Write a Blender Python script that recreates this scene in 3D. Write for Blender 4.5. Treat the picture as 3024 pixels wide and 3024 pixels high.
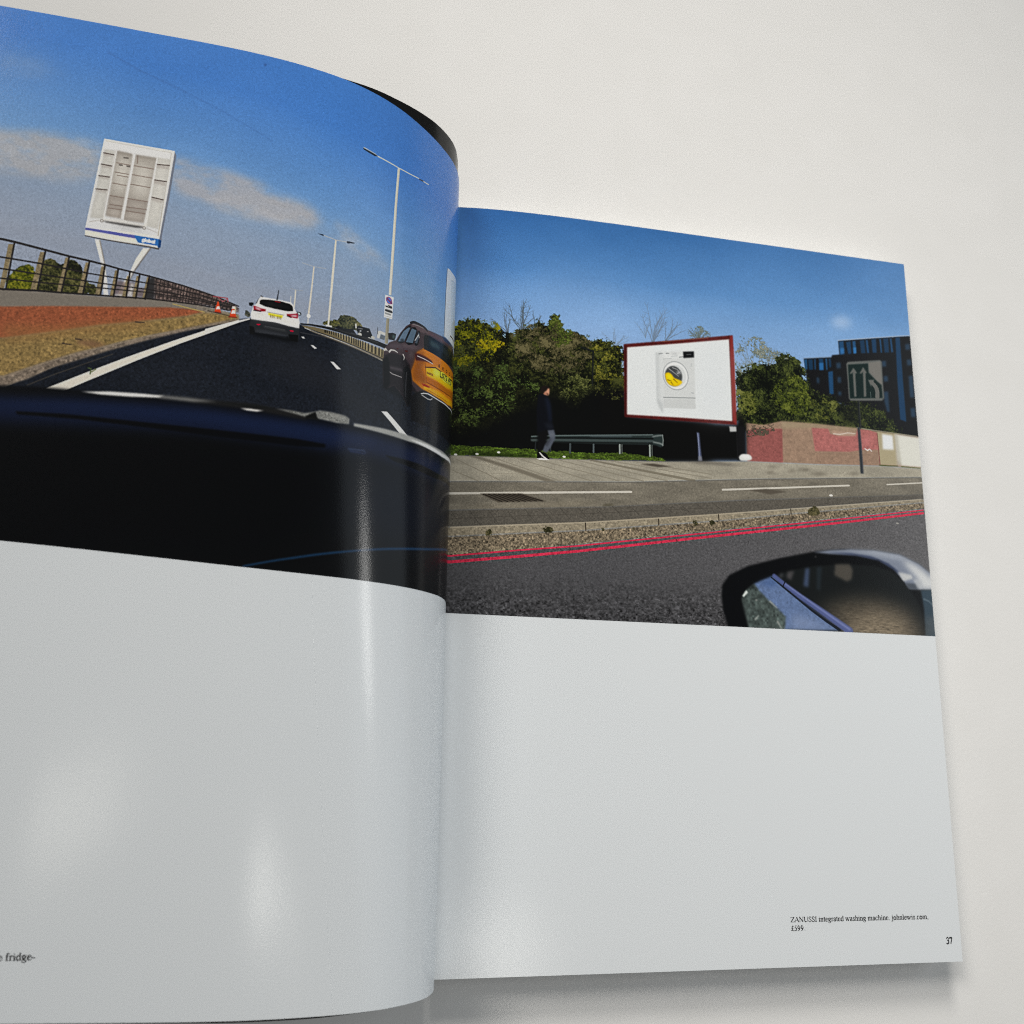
"""An open picture book on a white table: the left leaves lifted and bowed over the gutter, the right page flat."""
import bpy, math
import numpy as np
from mathutils import Matrix, Vector

MM = 0.001
scene = bpy.context.scene
for o in list(bpy.data.objects):
    bpy.data.objects.remove(o)

# ------------------------------------------------------------------ camera
CAM_AT = (-61.116, 79.296, 374.923)
CAM_RIGHT, CAM_UP, CAM_BACK = (0.973221, 0.016480, 0.229281), (-0.069653, 0.971678, 0.225811), (-0.219066, -0.235734, 0.946805)
LENS = 34.650
cam_data = bpy.data.cameras.new('camera')
cam_data.sensor_width = 36.0
cam_data.sensor_fit = 'HORIZONTAL'
cam_data.lens = LENS
cam_data.clip_start = 0.01
cam_data.clip_end = 50.0
cam_data.dof.use_dof = True
cam_data.dof.focus_distance = 0.370
cam_data.dof.aperture_fstop = 17.0
cam = bpy.data.objects.new('camera', cam_data)
scene.collection.objects.link(cam)
M3 = Matrix((CAM_RIGHT, CAM_UP, CAM_BACK)).transposed()
cam.matrix_world = Matrix.Translation(Vector(CAM_AT)*MM) @ M3.to_4x4()
scene.camera = cam

# ------------------------------------------------------------------ light: an indoor room, ceiling lamps, dim surroundings
world = bpy.data.worlds.new('World')
scene.world = world
world.use_nodes = True
bg = world.node_tree.nodes['Background']
bg.inputs['Color'].default_value = (0.93, 0.97, 1.0, 1)
bg.inputs['Strength'].default_value = 0.09

def lamp(name, at, aim, size, power, colour, size_y=None, spread=180):
    d = bpy.data.lights.new(name, 'AREA')
    d.shape = 'RECTANGLE' if size_y else 'DISK'
    d.size = size
    if size_y:
        d.size_y = size_y
    d.energy = power
    d.color = colour
    d.spread = math.radians(spread)
    o = bpy.data.objects.new(name, d)
    scene.collection.objects.link(o)
    o.location = at
    o.rotation_euler = (Vector(aim)-Vector(at)).to_track_quat('-Z', 'Y').to_euler()
    return o
def spot(name, at, aim, radius, power, colour, cone):
    d = bpy.data.lights.new(name, 'SPOT')
    d.shadow_soft_size = radius
    d.energy = power
    d.color = colour
    d.spot_size = math.radians(cone)
    d.spot_blend = 1.0
    o = bpy.data.objects.new(name, d)
    scene.collection.objects.link(o)
    o.location = at
    o.rotation_euler = (Vector(aim)-Vector(at)).to_track_quat('-Z', 'Y').to_euler()
    return o
spot('key_spot', (-0.15, 2.05, 1.30), (0.14, 0.20, 0), 0.30, 114.0, (1.0, 0.955, 0.89), 30)  # added key light, half of a pair; cone shaped so the corners darken
spot('key_spot', (-1.08, 1.40, 1.52), (0.19, 0.20, 0), 0.46, 122.0, (1.0, 0.95, 0.88), 30)  # other half of the added key, set upper left for a softer gutter shadow
lamp('ceiling_lamp', (1.70, 0.36, 1.45), (0.1, 0.15, 0), 0.46, 3.6, (1.0, 0.99, 0.96), 0.07)
lamp('right_fill', (2.60, 0.60, 1.50), (0.1, 0.15, 0), 2.6, 18.0, (0.82, 0.92, 1.0), 2.4)  # added cool fill from the right, not an actual window
lamp('ceiling_lamp', (0.352, -0.28, 1.50), (0.1, 0.15, 0), 0.08, 0.7, (1.0, 0.97, 0.90))
lamp('ceiling_lamp', (-0.227, -0.116, 1.50), (0.1, 0.15, 0), 0.14, 0.5, (1.0, 0.95, 0.84))

scene.cycles.use_denoising = False
scene.cycles.pixel_filter_type = 'BLACKMAN_HARRIS'
scene.cycles.filter_width = 1.1
scene.view_settings.view_transform = 'Standard'
scene.view_settings.look = 'None'
scene.view_settings.exposure = 0.1
scene.view_settings.gamma = 1.0
scene.view_settings.use_curve_mapping = False

# ------------------------------------------------------------------ page surfaces
# ---- page surfaces (millimetres): x to the right of the gutter, y up the page, z up
PAGE_W, PAGE_H, PIC_H = 215.0, 307.6, 176.85
# left leaf, knots along the leaf from the gutter: x, height at foot, height at head, slip along y
LEAF = np.array([(-1.0,0,0,0),(-1.15,5,4.5,.3),(-1.6,10,8.6,.7),(-2.5,16.5,13.6,1.1),(-3.5,22.0,17.3,1.4),(-5,27.3,21.3,1.6),(-8,33.6,27.0,1.75),(-12,38.3,32.8,1.82),(-17,42.5,39.1,1.9),
 (-24,46.6,46.6,1.93),(-32,49.5,53.8,1.95),(-42,51.8,60.3,2.03),(-54,53.6,65.4,2.2),(-68,55.4,68.4,2.6),(-84,56.8,69.7,3.27),(-100,58.1,69.6,4.1),
 (-116,59.3,68.9,4.95),(-130,60.2,68.4,5.65),(-150,60.8,67.6,6.6),(-175,60.6,66.4,7.6),(-205,59.5,64.5,8.6)])
def spline(K, t):
    t = np.clip(t, 0, len(K)-1.0001); i = t.astype(int); f = (t-i)[..., None]
    P0, P1, P2, P3 = (K[np.clip(i+k, 0, len(K)-1)] for k in (-1, 0, 1, 2))
    return .5*(2*P1+(P2-P0)*f+(2*P0-5*P1+4*P2-P3)*f*f+(3*P1-P0-3*P2+P3)*f**3)
_t = np.linspace(0, len(LEAF)-1.001, 6000)
_k = spline(LEAF, _t); _m = np.c_[_k[:, 0], .5*(_k[:, 1]+_k[:, 2])]
_s = np.r_[0, np.cumsum(np.hypot(*np.diff(_m, axis=0).T))]
def left_surface(X, Y):
    """X = minus the distance along the leaf from the gutter, Y = height on the page."""
    k = spline(LEAF, np.interp(-np.asarray(X, float), _s, _t))
    Y = np.asarray(Y, float)
    return np.stack([k[..., 0]+0*Y, Y+k[..., 3], k[..., 1]+(k[..., 2]-k[..., 1])*Y/PAGE_H], -1)
def right_surface(X, Y):
    X = np.asarray(X, float); Y = np.asarray(Y, float)
    dip = 4.5*np.exp(-np.maximum(X, 0)/22)*np.clip(Y/PAGE_H, 0, 1)**3
    return np.stack([X+0*Y, Y+0*X, -dip+0*X], -1)


# ------------------------------------------------------------------ printing: ink laid down on a sheet in page millimetres
def pts(s):
    return np.array([[float(v) for v in p.split(',')] for p in s.split()])

def smooth(P, closed=True, n=6):
    P = np.asarray(P, float)
    out = []
    m = len(P)
    for i in range(m if closed else m-1):
        if closed:
            a, b, c, d = P[i-1], P[i], P[(i+1) % m], P[(i+2) % m]
        else:
            a, b, c, d = P[max(i-1, 0)], P[i], P[i+1], P[min(i+2, m-1)]
        for k in range(n):
            t = k/n
            out.append(.5*(2*b+(c-a)*t+(2*a-5*b+4*c-d)*t*t+(3*b-a-3*c+d)*t**3))
    if not closed:
        out.append(P[-1])
    return np.array(out)

def blur(a, r):
    """three box passes of radius r pixels"""
    r = int(round(r))
    if r < 1:
        return a
    for _ in range(3):
        for ax in (0, 1):
            pad = [(0, 0)]*a.ndim
            pad[ax] = (r+1, r)
            c = np.cumsum(np.pad(a, pad, mode='edge'), axis=ax)
            n = a.shape[ax]
            a = (np.take(c, range(2*r+1, 2*r+1+n), axis=ax)-np.take(c, range(0, n), axis=ax))/(2*r+1)
    return a

class Print:
    K = 6.0                                  # ink dots per millimetre
    def __init__(self, x0, x1, y0, y1, seed):
        self.x0, self.x1, self.y0, self.y1 = x0, x1, y0, y1
        self.w, self.h = int(round((x1-x0)*self.K)), int(round((y1-y0)*self.K))
        self.a = np.zeros((self.h, self.w, 3), np.float32)
        self.rng = np.random.default_rng(seed)
        yy, xx = np.mgrid[0:self.h, 0:self.w].astype(np.float32)
        self.X = x0+(xx+.5)/self.K
        self.Y = y1-(yy+.5)/self.K
    def px(self, P):
        P = np.asarray(P, float)
        return np.stack([(P[:, 0]-self.x0)*self.K, (self.y1-P[:, 1])*self.K], 1)
    def noise(self, sx, sy=None, oct=3, gain=.55, shape=None):
        """soft random field about 0, one step = sx by sy millimetres"""
        sy = sy or sx
        h, w = shape or (self.h, self.w)
        out = np.zeros((h, w), np.float32)
        amp = 1.0; tot = 0.0
        for o in range(oct):
            gx, gy = max(sx*self.K/2**o, 1.0), max(sy*self.K/2**o, 1.0)
            nx, ny = int(w/gx)+3, int(h/gy)+3
            g = self.rng.standard_normal((ny, nx)).astype(np.float32)
            u = np.arange(w)/gx; v = np.arange(h)/gy
            iu = u.astype(int); iv = v.astype(int)
            fu = (u-iu).astype(np.float32); fv = (v-iv).astype(np.float32)
            fu = fu*fu*(3-2*fu); fv = fv*fv*(3-2*fv)
            r = g[:, iu]*(1-fu)+g[:, iu+1]*fu
            out += amp*(r[iv]*(1-fv)[:, None]+r[iv+1]*fv[:, None])
            tot += amp*amp
            amp *= gain
        return out/math.sqrt(tot)
    def mask(self, P, soft=0.0):
        q = self.px(P)
        m = np.zeros((self.h, self.w), np.float32)
        y0 = max(int(np.floor(q[:, 1].min())), 0); y1 = min(int(np.ceil(q[:, 1].max()))+1, self.h)
        x0 = max(int(np.floor(q[:, 0].min())), 0); x1 = min(int(np.ceil(q[:, 0].max()))+1, self.w)
        if y1 <= y0 or x1 <= x0:
            return m, (slice(0, 1), slice(0, 1))
        ax, ay = q[:, 0], q[:, 1]
        bx, by = np.roll(ax, -1), np.roll(ay, -1)
        cols = np.arange(x0, x1)
        SS = 4
        for r in range(y0, y1):
            acc = np.zeros(x1-x0, np.float32)
            for k in range(SS):
                y = r+(k+.5)/SS
                hit = (ay <= y) != (by <= y)
                if not hit.any():
                    continue
                xs = np.sort(ax[hit]+(y-ay[hit])/(by[hit]-ay[hit])*(bx[hit]-ax[hit]))
                for i in range(0, len(xs)-1, 2):
                    acc += np.clip(np.minimum(xs[i+1], cols+1)-np.maximum(xs[i], cols), 0, 1)
            m[r, x0:x1] = np.minimum(acc/SS, 1)
        e = 0
        if soft:
            e = int(soft*self.K*3)+2
        win = (slice(max(y0-e, 0), min(y1+e, self.h)), slice(max(x0-e, 0), min(x1+e, self.w)))
        if soft:
            m[win] = blur(m[win], soft*self.K)
        return m, win
    def lay(self, c, m, win, alpha=1.0):
        c = np.asarray(c, np.float32)
        if c.ndim == 3:
            c = c[win]
        k = (m[win]*alpha)[..., None]
        self.a[win] = self.a[win]*(1-k)+c*k
    def fill(self, c, P, soft=0.0, alpha=1.0, sm=False):
        if sm:
            P = smooth(P)
        m, w = self.mask(P, soft)
        self.lay(c, m, w, alpha)
        return m, w
    def stroke(self, c, P, w=.4, w2=None, alpha=1.0, sm=False, soft=0.0):
        if sm:
            P = smooth(P, False)
        q = self.px(P)
        n = len(q)
        ws = np.linspace(w, w if w2 is None else w2, n)*self.K
        pad = ws.max()+2+soft*self.K*3
        x0 = max(int(q[:, 0].min()-pad), 0); x1 = min(int(q[:, 0].max()+pad)+1, self.w)
        y0 = max(int(q[:, 1].min()-pad), 0); y1 = min(int(q[:, 1].max()+pad)+1, self.h)
        if x1 <= x0 or y1 <= y0:
            return
        cov = np.zeros((y1-y0, x1-x0), np.float32)
        for i in range(n-1):
            a, b = q[i], q[i+1]
            pd = max(ws[i], ws[i+1])+2
            sx0 = max(int(min(a[0], b[0])-pd), x0); sx1 = min(int(max(a[0], b[0])+pd)+1, x1)
            sy0 = max(int(min(a[1], b[1])-pd), y0); sy1 = min(int(max(a[1], b[1])+pd)+1, y1)
            if sx1 <= sx0 or sy1 <= sy0:
                continue
            yy, xx = np.mgrid[sy0:sy1, sx0:sx1]+.5
            d = b-a
            t = np.clip(((xx-a[0])*d[0]+(yy-a[1])*d[1])/(d@d+1e-9), 0, 1)
            dist = np.hypot(xx-a[0]-t*d[0], yy-a[1]-t*d[1])
            half = (ws[i]+(ws[i+1]-ws[i])*t)/2
            cv = np.clip(half-dist+.5, 0, 1)*np.minimum(1, 2*half)
            s = cov[sy0-y0:sy1-y0, sx0-x0:sx1-x0]
            np.maximum(s, cv, out=s)
        if soft:
            cov = blur(cov, soft*self.K)
        k = (cov*alpha)[..., None]
        win = (slice(y0, y1), slice(x0, x1))
        self.a[win] = self.a[win]*(1-k)+np.asarray(c, np.float32)*k
    def disc(self, c, at, rx, ry=None, alpha=1.0, soft=0.0, tilt=0.0):
        ry = ry or rx
        t = np.linspace(0, 2*math.pi, 40, endpoint=False)
        u, v = rx*np.cos(t), ry*np.sin(t)
        ct, st = math.cos(tilt), math.sin(tilt)
        at = np.asarray(at).reshape(-1)
        self.fill(c, np.stack([at[0]+u*ct-v*st, at[1]+u*st+v*ct], 1), soft, alpha)
    def rough(self, P, edge, amp):
        """outline mask with a ragged, leafy edge"""
        m, w = self.mask(P)
        e = int(edge*self.K*3)+3
        win = (slice(max(w[0].start-e, 0), w[0].stop+e), slice(max(w[1].start-e, 0), w[1].stop+e))
        s = blur(m[win], edge*self.K)
        n = .75*self.noise(1.1, 1.1, 3, .8, s.shape)+.95*self.noise(4.2, 3.6, 2, .7, s.shape)
        m[win] = np.clip((s+amp*n-.5)*6+.5, 0, 1)*np.clip((s-.10)*12, 0, 1)
        m[win] = np.maximum(m[win], np.clip((s-.80)*8, 0, 1))
        return m, win
    def leaves(self, P, dark, mid, light, edge=1.2, amp=.22, size=1.0, cover=0.0, bright=0.0, patch=5.0):
        """foliage: dark depth, clumps and small lit leaves"""
        m, win = self.rough(P, edge, amp)
        sh = m[win].shape
        clump = self.noise(patch, patch*.8, 3, .6, sh)
        leaf = self.noise(size, size, 3, .9, sh)
        fine = self.noise(.35, .35, 1, 1, sh)
        t = np.clip(.5+.32*clump+.33*leaf+.16*fine+bright, 0, 1.15)[..., None]
        d, g, l = (np.asarray(v, np.float32) for v in (dark, mid, light))
        c = np.where(t < .5, d+(g-d)*(t/.5), g+(l-g)*((t-.5)/.5))
        k = m[win]
        if cover:
            k = k*np.clip((leaf*.5+clump*.5+cover)*3+.5, 0, 1)
        k = k[..., None]
        self.a[win] = self.a[win]*(1-k)+c*k
    def grain(self, m, win, amp, size=.5, size_y=None, oct=2, tint=(1, 1, 1)):
        n = self.noise(size, size_y, oct, .8, self.a[win].shape[:2])
        self.a[win] *= 1+(m[win]*amp*n)[..., None]*np.asarray(tint, np.float32)
    def cloud(self, c, P, soft, alpha, size=9.0):
        """a soft bank of cloud, thicker and thinner in places"""
        m, w = self.mask(smooth(P), soft)
        n = self.noise(size, size*.55, 4, .6, m[w].shape)
        m[w] *= np.clip(.82+.34*n, .3, 1.15)
        self.lay(c, np.clip(m, 0, 1), w, alpha)
    def twigs(self, c, base, tip, n, spread, w, alpha=.8):
        """bare branches fanning from base to tip"""
        base, tip = np.asarray(base).reshape(-1), np.asarray(tip).reshape(-1)
        L = np.hypot(*(tip-base))
        for i in range(n):
            ang = math.atan2(tip[1]-base[1], tip[0]-base[0])+self.rng.normal(0, spread)
            p = [base.copy()]
            b = ang
            ln = L*self.rng.uniform(.55, 1.05)
            for k in range(7):
                b += self.rng.normal(0, .14)
                p.append(p[-1]+ln/7*np.array([math.cos(b), math.sin(b)]))
            self.stroke(c, np.array(p), w, w*.3, alpha)
            for k in range(2, 7):
                for sg in (-1, 1):
                    if self.rng.random() < .75:
                        s = p[k]; d = b+sg*self.rng.uniform(.3, .8)
                        e = s+ln*self.rng.uniform(.1, .24)*np.array([math.cos(d), math.sin(d)])
                        self.stroke(c, np.array([s, (s+e)/2+self.rng.normal(0, .2, 2), e]), w*.45, w*.2, alpha*.8)

# ------------------------------------------------------------------ lettering: stroke glyphs, thick stems and thin hairlines
THICK, THIN, SER = .085, .040, .045
def arc(cx, cy, rx, ry, a0, a1, n=9):
    return [(cx+rx*math.cos(math.radians(a0+(a1-a0)*i/n)), cy+ry*math.sin(math.radians(a0+(a1-a0)*i/n))) for i in range(n+1)]
def ser(x, y, h=.07):
    return (SER, [(x-h, y), (x+h, y)])
GLYPH = {
 'Z': (.611, [(THIN, [(.05, .52), (.06, .64), (.56, .64)]), (THICK, [(.54, .63), (.05, .02)]), (THIN, [(.04, .02), (.54, .02), (.57, .15)])]),
 'A': (.70, [(THIN, [(.07, .02), (.34, .65)]), (THICK, [(.35, .65), (.62, .02)]), (THIN, [(.17, .22), (.51, .22)]), ser(.08, .015), ser(.62, .015, .09)]),
 'N': (.722, [(THIN, [(.13, .02), (.13, .64)]), (THICK, [(.10, .65), (.60, .02)]), (THIN, [(.61, .0), (.61, .64)]), ser(.12, .015), ser(.61, .645), ser(.07, .645)]),
 'U': (.722, [(THICK, [(.15, .64), (.15, .22)]+arc(.37, .22, .22, .21, 180, 270)), (THIN, arc(.37, .22, .24, .21, 270, 360)+[(.61, .64)]), ser(.15, .645, .09), ser(.61, .645)]),
 'S': (.52, [(.065, [(.44, .50), (.42, .60), (.30, .655), (.17, .63), (.10, .52), (.15, .42), (.28, .34), (.40, .26), (.45, .15), (.38, .03), (.24, -.005), (.11, .04), (.06, .18)])]),
 'I': (.333, [(THICK, [(.165, .02), (.165, .64)]), ser(.165, .015, .11), ser(.165, .645, .11)]),
 'i': (.278, [(THICK, [(.14, .02), (.14, .44)]), ser(.14, .015, .09), (SER, [(.04, .41), (.13, .44)]), (.10, [(.135, .60), (.14, .61)])]),
 'j': (.278, [(THICK, [(.17, .44), (.17, -.06), (.12, -.17)]), (THIN, [(.12, -.17), (.03, -.20), (-.03, -.16)]), (SER, [(.06, .41), (.16, .44)]), (.10, [(.165, .60), (.17, .61)])]),
 'l': (.278, [(THICK, [(.14, .02), (.14, .67)]), ser(.14, .015, .09), (SER, [(.04, .64), (.13, .67)])]),
 'n': (.5, [(THICK, [(.12, .02), (.12, .44)]), (THIN, [(.12, .33), (.20, .42), (.29, .45)]), (THICK, [(.27, .45), (.36, .40), (.38, .30), (.38, .02)]), ser(.12, .015, .09), ser(.38, .015, .09), (SER, [(.03, .41), (.11, .44)])]),
 'h': (.5, [(THICK, [(.12, .02), (.12, .67)]), (THIN, [(.12, .33), (.20, .42), (.29, .45)]), (THICK, [(.27, .45), (.36, .40), (.38, .30), (.38, .02)]), ser(.12, .015, .09), ser(.38, .015, .09), (SER, [(.03, .64), (.11, .67)])]),
 'm': (.778, [(THICK, [(.12, .02), (.12, .44)]), (THIN, [(.12, .33), (.19, .42), (.27, .45)]), (THICK, [(.26, .45), (.35, .40), (.37, .30), (.37, .02)]), (THIN, [(.37, .33), (.45, .42), (.53, .45)]), (THICK, [(.52, .45), (.62, .40), (.64, .30), (.64, .02)]), ser(.12, .015, .08), ser(.37, .015, .08), ser(.64, .015, .08), (SER, [(.03, .41), (.11, .44)])]),
 'r': (.333, [(THICK, [(.12, .02), (.12, .44)]), (THIN, [(.12, .32), (.20, .42)]), (.07, [(.20, .42), (.27, .44), (.32, .40)]), ser(.12, .015, .09), (SER, [(.03, .41), (.11, .44)])]),
 't': (.278, [(THICK, [(.13, .57), (.13, .10), (.16, .02)]), (THIN, [(.16, .02), (.22, .01), (.28, .05)]), (SER, [(.02, .44), (.26, .44)])]),
 'f': (.333, [(THICK, [(.14, .02), (.14, .52), (.17, .63)]), (.06, [(.17, .63), (.26, .67), (.35, .62)]), (SER, [(.03, .44), (.28, .44)]), ser(.15, .015, .10)]),
 'e': (.444, [(THIN, [(.10, .27), (.40, .27)]), (THIN, arc(.24, .26, .16, .19, 0, 90)), (THICK, arc(.25, .22, .18, .22, 100, 255)), (THIN, [(.22, .01), (.33, .03), (.42, .13)])]),
 'c': (.444, [(.07, [(.38, .36), (.35, .42)]), (THIN, [(.36, .41), (.27, .455), (.20, .44)]), (THICK, arc(.25, .22, .18, .22, 100, 255)), (THIN, [(.21, .01), (.32, .02), (.42, .12)])]),
 'o': (.5, [(THICK, arc(.25, .22, .17, .21, 95, 265)), (THICK, arc(.25, .22, .17, .21, -85, 85)), (THIN, arc(.25, .22, .17, .22, 60, 120)), (THIN, arc(.25, .22, .17, .22, 240, 300))]),
 'd': (.5, [(THICK, arc(.25, .22, .18, .22, 95, 265)), (THIN, [(.22, .435), (.30, .43), (.37, .36)]), (THIN, [(.24, .01), (.31, .02), (.37, .09)]), (THICK, [(.38, .67), (.38, .02)]), (SER, [(.29, .64), (.37, .67)]), (SER, [(.38, .02), (.47, .035)])]),
 'a': (.444, [(.07, [(.08, .35), (.11, .40)]), (THIN, [(.10, .39), (.17, .45), (.24, .45)]), (THICK, [(.22, .45), (.30, .41), (.31, .33), (.31, .08), (.36, .02)]), (THIN, [(.36, .02), (.43, .06)]), (THICK, [(.10, .18), (.07, .10), (.11, .03), (.17, .02)]), (THIN, [(.31, .28), (.18, .23), (.09, .16)]), (THIN, [(.17, .02), (.24, .05), (.31, .12)])]),
 'g': (.5, [(THICK, arc(.22, .30, .12, .14, 95, 265)), (THICK, arc(.24, .30, .12, .14, -85, 85)), (THIN, [(.33, .42), (.46, .42)]), (THIN, [(.15, .17), (.09, .10), (.13, .05)]), (.075, [(.12, .05), (.30, .02), (.41, -.03), (.43, -.10)]), (THIN, [(.43, -.10), (.35, -.19), (.20, -.21), (.07, -.17), (.05, -.10), (.13, -.02)])]),
 's': (.389, [(.06, [(.31, .34), (.28, .42), (.19, .45), (.10, .42), (.07, .34), (.12, .27), (.23, .21), (.31, .14), (.30, .04), (.20, .0), (.10, .02), (.06, .12)])]),
 'w': (.722, [(THICK, [(.08, .44), (.23, .01)]), (THIN, [(.24, .01), (.38, .42)]), (THICK, [(.33, .44), (.48, .01)]), (THIN, [(.49, .01), (.65, .44)]), ser(.08, .44, .08), ser(.34, .44, .08), ser(.65, .44, .06)]),
 '.': (.25, [(.11, [(.125, .035), (.13, .04)])]),
 ',': (.25, [(.11, [(.12, .035), (.125, .04)]), (.05, [(.15, .03), (.14, -.06), (.08, -.12)])]),
 '-': (.333, [(.055, [(.04, .21), (.29, .21)])]),
 '\u00a3': (.5, [(THICK, [(.20, .05), (.22, .25), (.18, .48), (.24, .62)]), (.05, [(.24, .62), (.33, .66), (.42, .58)]), (THIN, [(.07, .33), (.38, .33)]), (.06, [(.05, .08), (.15, .07), (.30, .02), (.40, .02), (.46, .12)])]),
 '5': (.5, [(.06, [(.40, .645), (.18, .645)]), (THIN, [(.18, .64), (.12, .42)]), (THICK, [(.12, .40), (.26, .38), (.37, .28), (.36, .12), (.24, .02)]), (.06, [(.24, .02), (.12, .0), (.05, .04)])]),
 '9': (.5, [(THICK, arc(.22, .45, .14, .19, 90, 280)), (THIN, arc(.24, .45, .14, .20, -80, 90)), (THICK, [(.38, .47), (.38, .32), (.32, .17), (.22, .06)]), (THIN, [(.22, .06), (.12, .0), (.05, -.01)])]),
 '3': (.5, [(.07, [(.07, .52), (.14, .62), (.24, .655), (.34, .60), (.35, .48), (.26, .37), (.18, .34)]), (.10, [(.24, .36), (.36, .30), (.38, .16), (.30, .04), (.18, .0)]), (.07, [(.18, .0), (.09, .02), (.05, .08)])]),
 '7': (.5, [(.10, [(.06, .61), (.42, .61)]), (.085, [(.42, .60), (.20, .0)]), (.05, [(.05, .62), (.04, .50)])]),
}
SANS = {   # plain block letters for the plate and the sign lettering
 'L': (.5, [[(.08, .66), (.08, .0), (.40, .0)]]), 'S': (.55, [[(.44, .56), (.30, .66), (.12, .58), (.12, .42), (.42, .26), (.44, .10), (.28, .0), (.08, .10)]]),
 '7': (.5, [[(.06, .66), (.42, .66), (.18, .0)]]), '2': (.52, [[(.08, .52), (.22, .66), (.42, .56), (.40, .38), (.08, .0), (.46, .0)]]),
 'V': (.55, [[(.05, .66), (.27, .0), (.49, .66)]]), 'P': (.52, [[(.08, .0), (.08, .66), (.36, .66), (.46, .50), (.36, .32), (.08, .32)]]),
 'Z': (.52, [[(.06, .66), (.46, .66), (.06, .0), (.46, .0)]]), ' ': (.25, []),
 'K': (.55, [[(.08, .0), (.08, .66)], [(.44, .66), (.10, .32), (.46, .0)]]), 'O': (.6, [arc(.28, .33, .20, .33, 0, 360, 12)]),
 'D': (.58, [[(.08, .0), (.08, .66), (.32, .64), (.48, .44), (.48, .22), (.32, .02), (.08, .0)]]), 'A': (.58, [[(.04, .0), (.28, .66), (.52, .0)], [(.14, .22), (.42, .22)]]),
 'R': (.55, [[(.08, .0), (.08, .66), (.36, .66), (.46, .50), (.36, .34), (.08, .34)], [(.28, .34), (.48, .0)]]), 'Q': (.6, [arc(.28, .33, .20, .33, 0, 360, 12), [(.34, .16), (.52, -.04)]]),
 'g': (.52, [arc(.25, .24, .17, .22, 0, 360, 10), [(.42, .46), (.42, -.06), (.32, -.18), (.10, -.16)]]), 'l': (.22, [[(.11, .0), (.11, .70)]]),
 'o': (.52, [arc(.26, .23, .18, .22, 0, 360, 10)]), 'b': (.52, [[(.09, .70), (.09, .0)], arc(.26, .23, .17, .22, 0, 360, 10)]), 'a': (.52, [arc(.25, .23, .17, .22, 0, 360, 10), [(.42, .46), (.42, .0)]]),
}
def print_word(p, word, a, b, height, colour, weight, up=None):
    """block lettering printed between two points on the sheet"""
    a, b = np.asarray(a).reshape(-1), np.asarray(b).reshape(-1)
    total = sum(SANS[c][0] for c in word)
    ux = (b-a)/total
    n = np.array([-(b-a)[1], (b-a)[0]])/np.hypot(*(b-a)) if up is None else np.asarray(up, float)
    x = 0.0
    for c in word:
        for s in SANS[c][1]:
            q = np.array(s)
            p.stroke(colour, a+(q[:, :1]+x)*ux+q[:, 1:]*n*height/.66, weight)
        x += SANS[c][0]

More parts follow.
